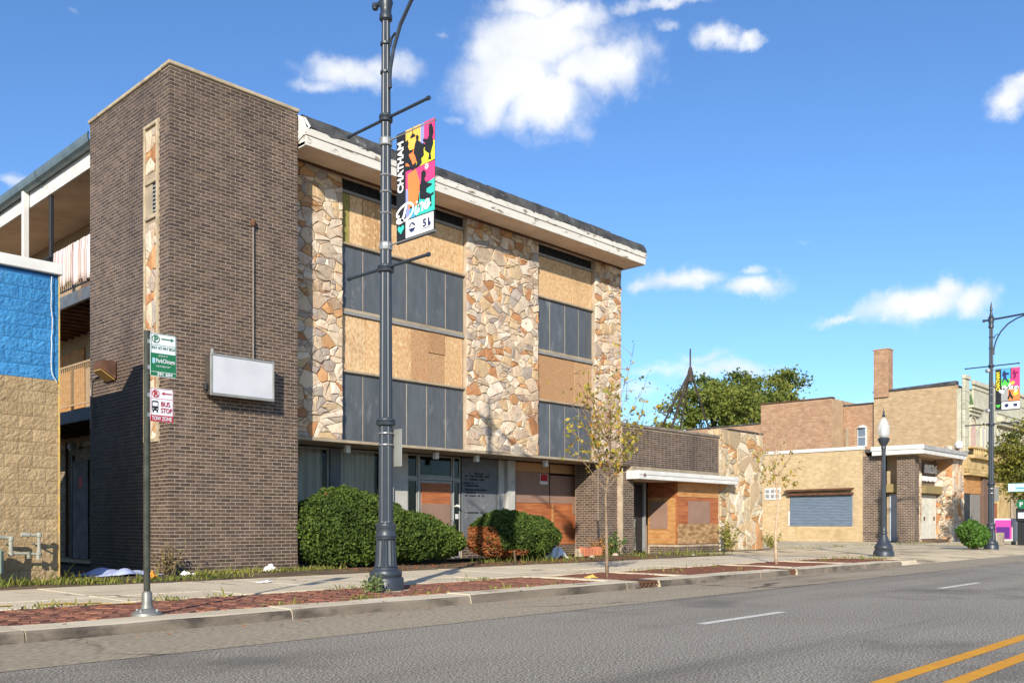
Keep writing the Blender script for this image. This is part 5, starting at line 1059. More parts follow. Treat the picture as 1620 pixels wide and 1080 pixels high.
P('heart_mark', [(.12,.915),(.045,.875),(.035,.855),(.06,.84),(.10,.845),(.12,.86),(.14,.845),(.185,.838),(.205,.855),(.195,.875)], BTl, 4)
P('round_emblem', [(.42+.085*math.cos(a),.885+.044*math.sin(a)) for a in np.linspace(0, 2*math.pi, 18)[:-1]], BNv, 3); Rr('emblem_band', .34,.50,.879,.893,BWt,4); P('emblem_mark', [(.37,.873),(.42,.855),(.47,.873)], BWt, 4)
text('emblem_number', '51', .14, (7.978, Yb(.70), Z(.915)), (0,-1,0), (0,0,1), BNv, b, width=.13, extrude=.001, bold=.004); Rr('emblem_line', .68,.90,.928,.934,BNv,3); P('emblem_tower', [(.84,.92),(.84,.865),(.855,.845),(.87,.865),(.87,.885),(.90,.885),(.90,.92)], BNv, 3)
# far banner
b, P, Rr, stroke = banner(35.53, 9.86, 9.07, 4.95, 6.45, 'blue and magenta play banner on the far street lamp')
Rr('blue_block', .24,.62,.0,.25,BBl,1); Rr('pink_block', .66,1,.0,.26,BPk,1); Rr('green_block', .24,.60,.25,.42,BGn,1); Rr('pink_block', .60,1,.26,.50,BPk,1); P('amber_block', [(.60,.35),(.72,.31),(.82,.35),(.76,.40),(.62,.41)], BYl, 2)
Rr('grey_block', .24,.52,.50,.78,flat('banner grey', C('#9a9a98')),1); Rr('orange_block', .52,1,.50,.78,BOr,1); P('lime_block', [(.74,.58),(.90,.56),(.92,.64),(.76,.66)], BLm, 2)
P('player_figure', [(.34,.06),(.40,.05),(.42,.10),(.56,.12),(.58,.15),(.44,.17),(.46,.24),(.58,.33),(.52,.35),(.38,.26),(.30,.34),(.26,.32),(.34,.22),(.28,.16),(.30,.10)], BNv, 3); P('player_figure', [(.74,.05),(.80,.06),(.82,.12),(.92,.10),(.94,.13),(.84,.17),(.86,.22),(.78,.27),(.72,.26),(.76,.20),(.70,.14)], flat('banner plum', C('#7a1f52')), 3); P('player_figure', [(.56,.52),(.62,.55),(.66,.64),(.74,.70),(.70,.76),(.60,.68),(.54,.76),(.50,.72),(.56,.62)], BK, 3)
Rr('white_block', .26,1,.80,.97,BWt,1); P('round_emblem', [(.46+.09*math.cos(a),.885+.045*math.sin(a)) for a in np.linspace(0, 2*math.pi, 14)[:-1]], BNv, 3); Rr('emblem_mark', .74,.90,.85,.92,BNv,3)
P('heart_mark', [(.12,.93),(.03,.88),(.03,.86),(.08,.85),(.12,.865),(.16,.85),(.21,.86),(.20,.88)], BGn, 4)
text('banner_lettering', 'CHATHAM', .16, (35.52, 9.86-.79*.18, 6.45-1.5*.52), (0,0,1), (0,1,0), BLm, b, width=.66, extrude=.001, bold=.006)
for pts, r_ in (([(.22,.50),(.18,.54),(.24,.56),(.34,.50),(.42,.45),(.40,.42),(.30,.44),(.32,.48),(.40,.49),(.50,.45)], .03), ([(.36,.47),(.34,.54),(.30,.60)], .028), ([(.52,.50),(.60,.42),(.60,.38),(.55,.44),(.55,.50),(.62,.48)], .026), ([(.74,.44),(.66,.45),(.66,.50),(.74,.47),(.76,.44),(.75,.50),(.80,.48)], .026), ([(.82,.44),(.83,.49),(.90,.44),(.88,.54),(.80,.58),(.84,.53),(.96,.47)], .026)): stroke('script_lettering', pts, r_, BWt, 6)

# ------------------------------------------------------------------ bus stop and parking sign post
M_sgreen = flat('sign green', C('#1f6b47')); M_sred = flat('sign red', C('#a32638')); M_swhite = mat('sign white', C('#d6d8dc'), C('#cacdd3'), scale=2, rough=.4, spec=.5)
sg = thing('sign_post', 'slim post with a green parking sign above a bus stop sign', 'sign', (4.11, 9.0, 0)); PX, PY = 4.11, 9.0
M_post = mat('weathered dark green post', C('#4a4c44'), C('#35372f'), scale=6, rough=.55, metal=.3, stain=C('#77756a'), slo_=.6, shi=.75)
obj('post', MB().tube([(PX,PY,.2),(PX,PY,2.87)], .032, 10), M_post, sg); obj('base', MB().lathe([(.15,-.01),(.145,.02),(.10,.045),(.062,.07),(.05,.12),(.05,.22),(.036,.24)], PX, PY, 16), mat('galvanised sign base', C('#8e8d87'), C('#6f6e68'), rough=.5, metal=.5), sg, smooth=40)
for i in range(4): a = i*math.pi/2+.6; obj('anchor_bolt', MB().tube([(PX+.11*math.cos(a),PY+.11*math.sin(a),.0),(PX+.11*math.cos(a),PY+.11*math.sin(a),.06)], .014, 6), M_steel, sg)
def rrect(x0, x1, z0, z1, r, n=4):
    out = []
    for cx_, cz_, a0 in ((x1-r,z1-r,0),(x0+r,z1-r,90),(x0+r,z0+r,180),(x1-r,z0+r,270)): out += [(cx_+r*math.cos(R(a0+90*k/n)), cz_+r*math.sin(R(a0+90*k/n))) for k in range(n+1)]
    return out
SYs = PY-.036
def splate(name, x0, x1, z0, z1, m, d0, d1, par=None, r=.018): return obj(name, MB().prism(rrect(x0, x1, z0, z1, r), lambda u, v, d: (u, SYs-d, v), d0, d1), m, par or sg)
def stx(body, size, x, z, m, par, width=None, bold=0., name='sign_lettering'): return text(name, body, size, (x, SYs-.0075, z), (1,0,0), (0,0,1), m, par, width=width, extrude=.0008, bold=bold)
X0 = PX+.015; X1 = X0+.275
s1 = splate('parking_sign', X0, X1, 2.415, 2.850, M_swhite, 0, .003)
def ring(name, cx_, cz_, r, wd, m, par, n=20):
    mb = MB(); vs = []
    for k in range(n): a = 2*math.pi*k/n; vs += [(cx_+(r-wd)*math.cos(a), SYs-.0055, cz_+(r-wd)*math.sin(a)), (cx_+r*math.cos(a), SYs-.0055, cz_+r*math.sin(a))]
    mb.add(vs, [(2*k, 2*k+1, (2*k+3) % (2*n), (2*k+2) % (2*n)) for k in range(n)]); return obj(name, mb, m, par)
def sarrow(x0, x1, z, m, par, dirn=1, r=.006):
    h_ = x1 if dirn > 0 else x0; t_ = x0 if dirn > 0 else x1
    return obj('arrow', MB().prism([(t_,z-r),(h_-dirn*.03,z-r),(h_-dirn*.035,z-.02),(h_,z),(h_-dirn*.035,z+.02),(h_-dirn*.03,z+r),(t_,z+r)], lambda u, v, d: (u, SYs-d, v), .0035, .006), m, par)
for a, b_, c, d in ((X0+.006,X1-.006,2.843,2.8465),(X0+.006,X0+.0095,2.42,2.845),(X1-.0095,X1-.006,2.42,2.845)): obj('sign_border', MB().box(a, b_, SYs-.006, SYs-.0035, c, d), M_sgreen, s1)
ring('ring_mark', X0+.058, 2.793, .042, .008, M_sgreen, s1); stx('P', .085, X0+.036, 2.762, M_sgreen, s1, bold=.002); sarrow(X0+.115, X0+.25, 2.80, M_sgreen, s1)
obj('rule', MB().box(X0+.012, X1-.012, SYs-.006, SYs-.0035, 2.731, 2.734), M_sgreen, s1); stx('PAY AT PAY BOX', .042, X0+.014, 2.69, M_sgreen, s1, width=.245)
splate('green_field', X0+.004, X1-.004, 2.465, 2.65, M_sgreen, .0031, .005, s1, .004); stx('SIGN UP AT', .02, X0+.085, 2.618, M_swhite, s1, width=.10); stx('ParkChicago', .058, X0+.058, 2.556, M_swhite, s1, width=.20, bold=.001); stx('FOR MOBILE PAY', .02, X0+.06, 2.512, M_swhite, s1, width=.15); obj('logo_mark', MB().box(X0+.022, X0+.05, SYs-.0065, SYs-.0051, 2.545, 2.60), mat('pale blue print', C('#9fc3d6'), C('#8fb5ca')), s1)
splate('green_field', X0+.004, X1-.004, 2.42, 2.459, M_sgreen, .0031, .005, s1, .004); stx('391 604', .046, X0+.07, 2.424, M_swhite, s1, width=.16, bold=.001)
X1b = X0+.245
s2 = splate('bus_stop_sign', X0, X1b, 1.955, 2.295, M_swhite, 0, .003)
for a, b_, c, d in ((X0+.005,X1b-.005,2.287,2.2905),(X0+.005,X0+.0085,2.02,2.29),(X1b-.0085,X1b-.005,2.02,2.29)): obj('sign_border', MB().box(a, b_, SYs-.006, SYs-.0035, c, d), M_sred, s2)
ring('ring_mark', X0+.056, 2.238, .040, .008, M_sred, s2); stx('R', .078, X0+.033, 2.210, M_sred, s2, bold=.002); obj('slash', MB().prism([(X0+.025,2.262),(X0+.031,2.268),(X0+.088,2.214),(X0+.082,2.208)], lambda u, v, d: (u, SYs-d, v), .0035, .0085), M_sred, s2); sarrow(X0+.115, X0+.225, 2.245, M_sred, s2, -1)
obj('rule', MB().box(X0+.012, X1b-.012, SYs-.006, SYs-.0035, 2.187, 2.190), M_sred, s2)
bus = splate('bus_symbol', X0+.018, X0+.085, 2.066, 2.166, BK, .0031, .005, s2, .012); obj('bus_window', MB().prism(rrect(X0+.025,X0+.078,2.112,2.150,.006), lambda u, v, d: (u, SYs-d, v), .0051, .0058), M_swhite, s2)
for dx in (.024, .066): obj('bus_wheel', MB().box(X0+dx, X0+dx+.014, SYs-.005, SYs-.0031, 2.048, 2.068), BK, s2); obj('bus_headlight', MB().box(X0+dx+.002, X0+dx+.012, SYs-.0058, SYs-.0051, 2.078, 2.088), M_swhite, s2)
stx('BUS', .068, X0+.108, 2.115, M_sred, s2, width=.095, bold=.001); stx('STOP', .068, X0+.108, 2.050, M_sred, s2, width=.118, bold=.001)
splate('red_field', X0+.002, X1b-.002, 1.957, 2.022, M_sred, .0031, .005, s2, .006); stx('TOW ZONE', .056, X0+.016, 1.970, M_swhite, s2, width=.21, bold=.001)
for z in (2.5, 2.76, 2.02, 2.22): obj('sign_bracket', MB().box(PX-.01, PX+.035, PY-.035, PY-.02, z-.02, z+.02), M_steel, sg)
# ------------------------------------------------------------------ plants
M_bark = mat('young bark', C('#8f7a64'), C('#75624f'), scale=12, rough=.9, bump=.3)
M_bark2 = mat('dark bark', C('#4a4036'), C('#383028'), scale=6, rough=.95, bump=.4)
M_yew = leafmat('yew needles', [C('#2a3813'), C('#3b4c19'), C('#4d5f21'), C('#63742c')], .75, .12)
M_yewd = leafmat('browned yew', [C('#7c4424'), C('#a8602f'), C('#8d5a38'), C('#6f5138')], .8, .1)
M_core = plain('dark shrub core', C('#171c0c'), 1.)
M_fall = leafmat('autumn leaves', [C('#8a8a35'), C('#a59a3a'), C('#bfa64a'), C('#6f7d2f'), C('#c28a3c')], .6, .4)
M_tree = leafmat('tree leaves', [C('#50602a'), C('#6b7833'), C('#848a3e'), C('#9b9948')], .65, .45)
M_tree2 = leafmat('yellowing tree leaves', [C('#677030'), C('#858438'), C('#9e9344'), C('#5d6a2c')], .65, .45)
M_weed = leafmat('weeds', [C('#5b6628'), C('#7a8038'), C('#989048'), C('#b09a60')], .7, .3)
M_twig = plain('dead twigs', C('#7d6a55'), .9)
def unit(n):
    v = rng.normal(size=(n, 3)); return v/np.linalg.norm(v, axis=1)[:, None]
def leaves(pos, size, nrm=None, k=4, asp=.55, bias=.0):
    """small leaf faces at the given points"""
    n = len(pos); d = unit(n)
    if nrm is not None: d = d+nrm*bias; d /= np.linalg.norm(d, axis=1)[:, None]
    r = unit(n); a = np.cross(d, r); a /= np.linalg.norm(a, axis=1)[:, None]+1e-9; b = np.cross(d, a)
    s = (size*rng.uniform(.6, 1.4, n))[:, None]
    return np.stack([pos-a*s, pos+b*s*asp, pos+a*s, pos-b*s*asp], 1)
def lump(p, f=3.):
    x, y, z = (p*f).T; return (np.sin(x*1.3+y*.7)+np.sin(y*1.9-z*1.1+1)+np.sin(z*2.3+x*.9+2)+.6*np.sin(x*3.7+z*2.9)+.6*np.sin(y*4.3-x*3.1))/4.2
def shrub(name, label, blobs, n, size, m, cat='shrub', dead=None, group=None):
    c0 = np.array(blobs[0][:3]); t = thing(name, label, cat, (c0[0], c0[1], 0), group)
    P, Nn = [], []; tot = sum(b[3]*b[5] for b in blobs)
    for cx, cy, cz, rx, ry, rz in blobs:
        k = int(n*rx*rz/tot); u = unit(k); rad = 1.03-.34*rng.random(k)**1.7; lp = lump(u*np.array([rx,ry,rz])+cx, 5.5)
        p = u*(rad*(1+.11*lp+.05*np.sign(lp)*np.abs(lump(u*3+cy, 9))))[:, None]*np.array([rx,ry,rz])+np.array([cx,cy,cz]); keep = p[:,2] > .03+.12*rng.random(k); P.append(p[keep]); Nn.append(u[keep])
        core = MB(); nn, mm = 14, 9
        core.lathe([(max(.02, rx*.72*math.sin(math.pi*j/mm)), max(.05, cz-rz*.72*math.cos(math.pi*j/mm))) for j in range(mm+1)], cx, cy, nn); core.v = [(v[0], cy+(v[1]-cy)*ry/rx, v[2]) for v in core.v]; obj('dark_core', core, M_core, t)  # solid near-black core filling the shrub behind its leaves
    for cx, cy, cz, rx, ry, rz in blobs:                        # stray shoots
        for _ in range(int(22*rx)):
            u = unit(1)[0]; u[2] = abs(u[2]); k = 26; q = np.linspace(.93, 1.0+.12*rng.random()/max(rx,.4), k)[:, None]; P.append(u*q*np.array([rx,ry,rz])+np.array([cx,cy,cz])+rng.normal(0,.014,(k,3))); Nn.append(np.repeat(u[None], k, 0))
    P = np.concatenate(P); Nn = np.concatenate(Nn); gap = lump(P, 3.1)+.5*lump(P, 8.) < -.62; P = P[~(gap & (rng.random(len(P)) < .75))] if False else P; tint = np.clip(.5+.35*lump(P, 2.2)+rng.normal(0, .2, len(P)), 0, 1)
    isd = np.zeros(len(P), bool)
    if dead is not None: isd = dead(P, tint)
    cards('foliage', leaves(P[~isd], size, Nn[~isd], bias=.5), tint[~isd], m, t)
    if isd.any(): o = cards('browned_foliage', leaves(P[isd], size, Nn[isd], bias=.5), tint[isd], M_yewd, t); o['label'] = 'rust brown dead patch'
    for k in range(5): bx_, by_ = c0[0]+random.uniform(-.5,.5), c0[1]+random.uniform(-.4,.2); obj('stem', MB().tube([(bx_,by_,-.02),(bx_+random.uniform(-.2,.2),by_-.1,.25),(bx_+random.uniform(-.3,.3),by_-.15,.5)], [.03,.025,.015], 6), M_twig, t)
    return t
shrub('yew_shrub', 'large dark green mounded yew shrub beside the brick tower', [(11.65,16.0,.80,1.22,.85,.86),(12.5,16.05,.70,.95,.8,.72),(13.4,15.95,.62,.95,.75,.55),(14.15,15.9,.50,.70,.6,.40)], 90000, .034, M_yew, group='yew shrubs',
      dead=lambda P, t: (lump(P, 6) > .78) & (rng.random(len(P)) < .5))
shrub('yew_shrub', 'smaller yew shrub with a rust brown dead side by the door', [(16.25,15.6,.66,.95,.75,.58),(16.95,15.6,.58,.88,.72,.54),(15.55,15.55,.58,.5,.55,.44)], 65000, .033, M_yew, group='yew shrubs',
      dead=lambda P, t: ((P[:,0]+.7*(P[:,2]-.5) < 15.45+.35*lump(P, 4)) & (P[:,2] < .86) & (rng.random(len(P)) < .9)) | ((P[:,0] < 16.3+.3*lump(P, 6)) & (P[:,2] < .30)))
shrub('leafy_shrub', 'small bright green bush at the foot of the far banner lamp', [(34.75,10.35,.48,.42,.4,.40),(34.35,10.4,.66,.34,.34,.26),(35.1,10.3,.55,.34,.34,.30),(34.7,10.4,.80,.26,.3,.2),(35.2,10.4,.28,.3,.3,.24)], 5200, .075, leafmat('bright bush leaves', [C('#3f5a22'), C('#52752c'), C('#6d8f3c')], .6, .3))
def weeds(name, label, spots, h, n, m, cat='weeds', spread=.16, w=.006, kind='stuff'):
    P = []
    for x, y in spots:
        k = max(3, int(n*random.uniform(.5,1.5))); P.append(np.c_[x+rng.normal(0, spread, k), y+rng.normal(0, spread*.7, k), np.zeros(k)])
    P = np.concatenate(P); k = len(P); hh = h*rng.gamma(2.2, .42, k); a = rng.uniform(0, 2*np.pi, k); lean = rng.uniform(.2, 1.3, k)*hh
    dx, dy = np.cos(a), np.sin(a); ww = w*rng.uniform(.7, 1.8, k); sx_ = np.c_[-dy, dx, np.zeros(k)]*ww[:, None]
    mid = P+np.c_[dx*lean*.4, dy*lean*.4, hh*.6]; top = P+np.c_[dx*lean, dy*lean, hh]
    V = np.concatenate([np.stack([P-sx_, P+sx_, mid+sx_*1.2, mid-sx_*1.2], 1), np.stack([mid-sx_*1.2, mid+sx_*1.2, top+sx_*.2, top-sx_*.2], 1)])
    tt = np.clip(.35+.3*lump(P, 1.5)+rng.normal(0, .22, k), 0, 1)
    o = cards(name, V, np.concatenate([tt, tt]), m, kind=kind); o['label'] = label; return o
verge = struct('verge', sheet(3.0, 30.6, 13.76, 16.4, -.012, 90, 10, lambda x, y: -.014+.02*math.sin(x*3.1+y*5)*math.sin(x*1.3)), M_ground)
weeds('verge_grass', 'weedy grass along the foot of the brick tower', [(x, 15.55+random.uniform(-.3,.25)) for x in np.arange(7.9, 11.2, .06)], .045, 24, M_weed)
weeds('verge_grass', 'weedy grass along the foot of the block building', [(x, 14.75+random.uniform(-.35,.35)) for x in np.arange(3.4, 6.0, .05)], .06, 26, M_weed)
weeds('verge_grass', 'thin grass at the mouth of the alley', [(x, 14.2+random.uniform(-.12,.2)) for x in np.arange(5.6, 8.2, .10)], .06, 22, M_weed)
weeds('verge_grass', 'scattered weeds below the storefront', [(random.uniform(14.2,24.5), random.uniform(14.0,16.0)) for _ in range(60)], .10, 14, M_weed)
weeds('parkway_grass', 'tufts of grass between the paving bricks', [(random.uniform(1.5,10.5), random.choice([9.0,9.05,10.6,10.66,random.uniform(9,10.6)])) for _ in range(24)], .035, 20, M_weed, spread=.14)
weeds('bed_grass', 'low grass in the mulch planting beds', [(random.uniform(20.9,24.1), random.uniform(9.1,10.6)) for _ in range(16)]+[(random.uniform(14.1,17.4), random.uniform(9.1,10.6)) for _ in range(8)], .04, 16, M_weed, spread=.2)
weeds('lot_weeds', 'weeds at the edges of the forecourt', [(random.uniform(30.7,45), random.uniform(15.0,15.8)) for _ in range(26)], .07, 12, M_weed, spread=.25)
def weedplant(name, label, x, y, h, n, m, spread=.16, size=.035):
    t = thing(name, label, 'weed', (x, y, 0)); P = []
    for k in range(n):
        a = random.uniform(0, 6.28); r = spread*random.random(); hh = h*random.uniform(.5,1); tip = (x+r*2*math.cos(a), y+r*2*math.sin(a), hh)
        obj('stem', MB().tube([(x+r*.3*math.cos(a), y+r*.3*math.sin(a), -.02), (x+r*math.cos(a), y+r*math.sin(a), hh*.5), tip], [.007,.005,.003], 4), M_twig, t)
        q = rng.uniform(.15, 1, 40)[:, None]; P.append(np.array([[x+r*.3*math.cos(a), y+r*.3*math.sin(a), 0]])*(1-q)+np.array([tip])*q+rng.normal(0, .045, (40, 3)))
    P = np.concatenate(P); P[:,2] = np.maximum(P[:,2], .02); cards('leaves', leaves(P, size), np.clip(rng.normal(.5, .25, len(P)), 0, 1), m, t); return t
weedplant('weed_plant', 'tall yellow-green weed against the flagstone wall', 27.4, 15.9, 1.05, 16, M_weed, .24, .045)
weedplant('weed_plant', 'green weed at the foot of the dark brick pier', 21.35, 16.2, .75, 12, leafmat('green weed leaves', [C('#3a5221'), C('#4d6a2b'), C('#66803a')], .6, .3), .22, .04)
weedplant('weed_plant', 'dry brown weed by the heap of bricks', 20.3, 15.9, .6, 10, leafmat('dry weed leaves', [C('#a06a35'), C('#b07f45'), C('#8a6a45')], .8, .3), .2, .035)
weedplant('weed_plant', 'small leafy weed at the lamp base', 7.62, 9.80, .20, 10, leafmat('lamp weed leaves', [C('#55663a'), C('#6c7d4a'), C('#7f8a55')], .6, .3), .10, .022)
weedplant('weed_plant', 'ragged dry weed at the corner of the brick tower', 7.5, 15.6, .55, 10, leafmat('ragged weed leaves', [C('#6d5f45'), C('#8a7550'), C('#6a6a3a')], .8, .3), .2, .03)
weedplant('weed_plant', 'weed at the right end of the flagstone wall', 30.8, 16.1, .6, 9, M_weed, .2, .04)
# fallen leaves
P = np.c_[rng.uniform(10.6, 21, 1500), 13.9+np.abs(rng.normal(0, .9, 1500)), rng.uniform(.004, .02, 1500)]; P = P[P[:,1] < 16.6]
P2 = np.c_[rng.uniform(3, 24, 400), rng.uniform(8.0, 10.7, 400), rng.uniform(.004, .012, 400)]; P2[:,2] += np.where(P2[:,1] < 8.45, -.115, 0)
V = leaves(np.concatenate([P, P2]), .028); V[:,:,2] = np.concatenate([P, P2])[:,2][:,None]+(V[:,:,2]-V[:,:,2].mean(1)[:,None])*.25
o = cards('fallen_leaves', V, rng.random(len(V)), M_yewd, kind='stuff'); o['label'] = 'dry fallen leaves scattered over the verge and parkway'
# saplings
def sapling(x, y, label, h, first, nb, spread, nl, rad, seed, lm, tip_bias=0., trunk=None):
    rs = random.Random(seed); t = thing('young_tree', label, 'tree', (x, y, 0), 'young parkway trees'); tr = [(x, y, -.03)]
    for i in range(1, 9): tr.append((x+rs.uniform(-.02,.02)*i*.6, y+rs.uniform(-.02,.02)*i*.6, h*.8*i/8))
    obj('trunk', MB().tube(tr, [rad*(1-.75*i/8) for i in range(9)], 8), trunk or M_bark, t, smooth=True); mb = MB(); tips = []
    for k in range(nb):
        z0 = first+(h*.78-first)*k/nb*rs.uniform(.8,1.1); i = min(7, int(z0/(h*.8)*8)); p0 = Vector(tr[i]).lerp(Vector(tr[i+1]), z0/(h*.8)*8-i); a = k*2.4+rs.uniform(-.4,.4); ln = spread*rs.uniform(.6,1.15)
        p = [p0]; d = Vector((math.cos(a)*.75, math.sin(a)*.75, .75))
        for q in range(5):
            d = (d+Vector((rs.uniform(-.2,.2), rs.uniform(-.2,.2), .16))).normalized(); p.append(p[-1]+d*ln/4)
        mb.tube(p, [.011,.008,.006,.005,.004,.002], 5)
        for q in range(2, 6):
            tips.append(p[q])
            for w_ in range(2):
                e = p[q]+Vector((rs.uniform(-1,1), rs.uniform(-1,1), rs.uniform(.0,1))).normalized()*ln*rs.uniform(.2,.4); mb.tube([p[q], (p[q]+e)/2+Vector((0,0,.02)), e], [.004,.003,.0015], 4); tips.append(e)
    obj('branches', mb, trunk or M_bark, t)
    T = np.array([tuple(v) for v in tips]); wgt = np.ones(len(T))
    if tip_bias: wgt = np.exp(tip_bias*(T[:,2]-T[:,2].mean()))
    idx = rng.choice(len(T), nl, p=wgt/wgt.sum()); Q = T[idx]+rng.normal(0, .032, (nl, 3)); cards('crown', leaves(Q, .040, asp=.62), np.clip(rng.normal(.5, .3, nl), 0, 1), lm, t); return t
sapling(12.53, 9.64, 'bare-stemmed young tree with yellowing leaves in the nearer planting bed', 3.45, 1.45, 30, .95, 850, .032, 5, M_fall, -.75)
sapling(19.4, 10.02, 'nearly leafless young tree with painted stem farther along the parkway', 3.3, 1.55, 13, .8, 210, .036, 8, M_fall, -3.2, mat('whitened bark', C('#c2a88c'), C('#a88f75'), scale=9, rough=.9))
# larger trees
def tree(x, y, label, h, cr, base, ncl, nl, size, lm, seed, rz=None, group='trees behind the rooftops', name='tree', clr=.34, trunk_r=None):
    rs = np.random.default_rng(seed); t = thing(name, label, 'tree', (x, y, 0), group); cz = (h+base)/2; rz = rz or (h-base)/2
    u = rs.normal(size=(ncl, 3)); u /= np.linalg.norm(u, axis=1)[:, None]; c = u*(rs.random(ncl)**.4)[:, None]*np.array([cr, cr, rz])*.86+np.array([x, y, cz]); tr = trunk_r or h*.016
    obj('trunk', MB().tube([(x,y,-.05),(x+.02*h*rs.uniform(-1,1),y,h*.3),(x+.03*h*rs.uniform(-1,1),y,h*.6),(x,y,h*.85)], [tr,tr*.8,tr*.5,tr*.15], 9), M_bark2, t); mb = MB()
    for p in c:
        z0 = max(base*.7, p[2]-abs(p[0]-x)*.9-.2*h); s0 = np.array([x, y, min(z0, h*.7)]); md = (s0+p)/2+np.array([0, 0, .04*h*rs.random()]); mb.tube([s0, md, p], [tr*.3, tr*.18, tr*.06], 5)
    obj('limbs', mb, M_bark2, t)
    k = nl//ncl; P = []; tt = []
    for p in c:
        rr = cr*clr*rs.uniform(.6,1.3); q = rs.normal(size=(k, 3))*np.array([rr, rr, rr*.6])*.55+p; P.append(q); tt.append(np.full(k, rs.normal(.45,.22))+rs.normal(0,.16,k))
    P = np.concatenate(P); cards('crown', leaves(P, size), np.clip(np.concatenate(tt), 0, 1), lm, t); return t
tree(66.5, 46.5, 'low yellowing tree left of the roof tripod', 10.2, 5.2, 2.5, 50, 9500, .2, M_tree2, 1, clr=.24)
tree(75.0, 49, 'dark green tree directly behind the roof tripod', 11.2, 4.2, 3.5, 46, 8500, .2, M_tree, 2, clr=.24)
tree(83.0, 50, 'tall spreading tree right of the roof tripod', 16.9, 5.6, 9.0, 32, 7500, .2, M_tree, 3, clr=.22)
tree(80.0, 47, 'bushy lower tree in front of the tall spreading tree', 11.6, 4.6, 3.5, 38, 6500, .2, M_tree2, 6, clr=.24)
tree(91.5, 51, 'tall thin-limbed tree with gaps of sky, left of the brick block', 18.6, 5.2, 11.0, 28, 6500, .2, M_tree, 4, clr=.22)
tree(99.5, 51.5, 'rounded tree top showing above the orange brick block', 19.6, 5.6, 11.0, 34, 8500, .2, M_tree, 5, clr=.22)
tree(47.0, 11.6, 'leafy street tree at the right edge of the picture', 6.0, 1.7, 1.7, 40, 9000, .075, M_tree2, 9, group='street trees', trunk_r=.08)
tree(60.5, 11.4, 'farther street tree beyond the right edge tree', 6.6, 2.0, 1.9, 30, 5000, .085, M_tree2, 10, group='street trees', trunk_r=.08)
# ------------------------------------------------------------------ things along the far sidewalk
pb_ = thing('pay_box', 'dark parking pay box with a round green badge', 'pay box', (43.3, 10.95, 0)); q = pb_
obj('pedestal', MB().bbox(43.1, 43.5, 10.75, 11.1, -.02, 1.0, .02), M_dark, q); obj('cabinet', MB().bbox(43.05, 43.55, 10.7, 11.15, 1.0, 1.6, .04), M_dark, q); obj('screen', MB().box(43.035, 43.049, 10.78, 11.06, 1.15, 1.4), M_swhite, q)
obj('badge', MB().tube([(43.02,10.92,1.75),(43.06,10.92,1.75)], .2, 16), M_sgreen, q); text('badge_letter', 'P', .26, (43.012,11.0,1.66), (0,-1,0), (0,0,1), M_swhite, q, bold=.006)
nb_ = thing('news_box', 'magenta and purple newspaper box beside the pay box', 'newspaper box', (43.6, 11.75, 0))
obj('shell', MB().bbox(43.5, 44.1, 11.35, 12.15, .15, 1.15, .03), M_white, nb_); obj('front_panel', MB().box(43.485, 43.499, 11.42, 12.08, .25, 1.08), flat('magenta panel', C('#c44a9c')), nb_); obj('front_window', MB().box(43.47, 43.484, 11.5, 12.02, .28, .78), flat('purple panel', C('#5a2a7c')), nb_)
for dy in (11.4, 12.05): obj('foot', MB().box(43.55, 44.05, dy, dy+.06, -.01, .15), M_dark, nb_)
pl_ = thing('planter', 'low grey planter box behind the news box', 'planter', (41.5, 11.6, 0)); obj('trough', MB().bbox(40.9, 42.0, 11.3, 11.9, -.01, .55, .03), M_conc, pl_); obj('soil', MB().box(40.97, 41.93, 11.37, 11.83, .5, .56), M_mulch, pl_); obj('lining', MB().box(40.89, 40.9, 11.4, 11.8, .35, .5), M_sgreen, pl_)
ts = thing('street_sign', 'pale teal street sign panel at the right edge', 'sign', (36.0, 8.82, 0)); obj('post', MB().tube([(36.02,8.8,-.01),(36.02,8.8,2.6)], .03, 8), M_post, ts)
pn_ = obj('panel', MB().bbox(35.985, 35.995, 8.75, 9.57, 2.07, 2.36, .002), mat('pale teal panel', C('#a9cdd6'), C('#98bfca'), rough=.5), ts)
obj('panel_stripe', MB().box(35.98, 35.984, 8.76, 9.3, 2.17, 2.21), flat('teal print', C('#3f93a8')), pn_); obj('panel_stripe', MB().box(35.98, 35.984, 8.8, 9.25, 2.26, 2.30), BWt, pn_); obj('panel_emblem', MB().box(35.98, 35.984, 9.36, 9.54, 2.10, 2.33), BWt, pn_)
# ------------------------------------------------------------------ litter
def rag(name, label, cx, cy, rx, ry, hz, m, cat, seed, n=26):
    rs = np.random.default_rng(seed); mb = MB(); vs = []; k = 12; ph = rs.uniform(0, 6, 6)
    for j in range(k):
        for i in range(n):
            u, v = i/(n-1)*2-1, j/(k-1)*2-1; e = max(0, 1-(u*u+v*v)*.75)
            z = .012+hz*e*(.45+.3*math.sin(u*4+ph[0]+v*2)+.22*math.sin(v*6+ph[1]-u*3)+.12*math.sin(u*9+ph[2]))
            vs.append((cx+u*rx*(1+.15*math.sin(v*4+ph[3])), cy+v*ry*(1+.2*math.sin(u*5+ph[4])), max(.006, z)))
    mb.add(vs, [(j*n+i, j*n+i+1, (j+1)*n+i+1, (j+1)*n+i) for j in range(k-1) for i in range(n-1)]); o = tag(obj(name, mb, m, smooth=True), label, cat); s = o.modifiers.new('thick', 'SOLIDIFY'); s.thickness = .008; return o
M_cloth = plain('shade-tinted white cloth', C('#a9b2d6'), .95); M_paper = plain('white paper', C('#e2e0dc'), .9)  # the cloth is white; the alley's bluish shade is put into its colour
rag('cloth', 'crumpled white cloth, tinted blue for shade, lying in the shaded alley', 6.9, 16.3, .6, .4, .17, M_cloth, 'cloth', 1)
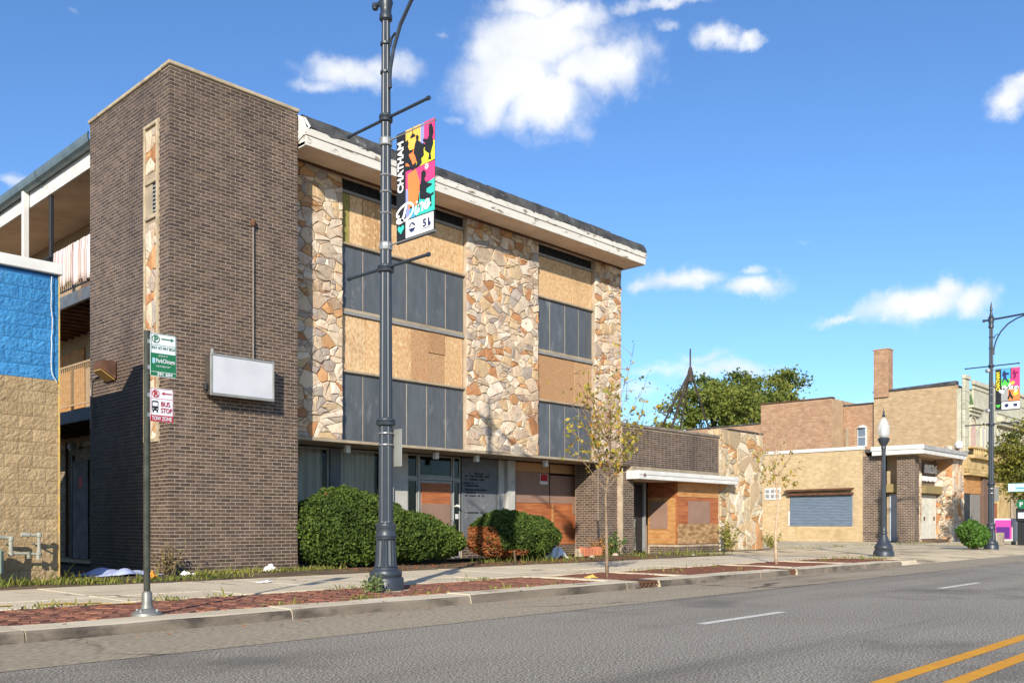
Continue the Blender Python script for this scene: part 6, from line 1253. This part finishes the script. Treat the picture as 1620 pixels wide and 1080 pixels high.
rag('paper', 'crumpled white paper in the grass by the tower foot', 9.55, 15.55, .16, .10, .16, M_paper, 'litter', 2, 14)
rag('paper', 'flat white paper scrap on the sidewalk before the tower', 7.65, 12.6, .12, .06, .03, M_paper, 'litter', 3, 12)
rag('paper', 'yellow wrapper at the foot of the nearer sapling', 12.05, 9.62, .13, .06, .07, plain('yellow wrapper', C('#e0b25a'), .7), 'litter', 4, 12)
rag('paper', 'white scrap in the verge beyond the yew shrubs', 22.6, 14.3, .10, .08, .05, M_paper, 'litter', 5, 12)
rag('cup', 'orange crumpled cup at the tower corner', 6.95, 15.0, .09, .09, .14, plain('orange plastic', C('#d98a2e'), .6), 'litter', 6, 12)
rag('paper', 'white crumpled bag against the tower corner weeds', 7.75, 15.35, .12, .08, .10, M_paper, 'litter', 7, 12)
rag('plastic_bag', 'torn white plastic bag beside the smaller yew', 18.45, 15.9, .28, .2, .40, plain('white plastic', C('#d9dde2'), .5), 'bag', 8, 20)
bk_ = thing('brick_heap', 'broken slab of orange face bricks lying by the plywood window', 'rubble', (19.6, 15.7, 0))
for i in range(7): obj('brick', MB().bbox(19.15+i*.135, 19.27+i*.135, 15.6, 15.82, .03, .26+random.uniform(-.02,.02), .012), mat('orange face brick', C('#c07a58'), C('#a8644a'), rough=.9, rnd=.15), bk_)
obj('mortar_bed', MB().bbox(19.13, 20.1, 15.64, 15.84, .01, .24, .02), M_mortar, bk_)
for n, (x, y, s) in enumerate(((18.9,15.5,.13),(19.1,15.2,.08),(20.4,15.4,.1),(18.2,15.3,.07))):
    mb = MB(); mb.lathe([(s*.3,.0),(s,.3*s),(s*.8,.9*s),(s*.2,1.1*s)], x, y, 7); tag(obj('rubble_lump', mb, M_stonemortar), ('grey rubble lump left of the brick heap','small rubble chip in front of the brick heap','rubble lump right of the brick heap','small rubble lump near the plastic bag')[n], 'rubble')
tag(obj('plank', MB().tube([(20.2,15.75,.1),(20.5,16.1,.9),(20.75,16.3,1.0)], .02, 6), M_dark), 'bent black pipe leaning by the brick wall', 'pipe')
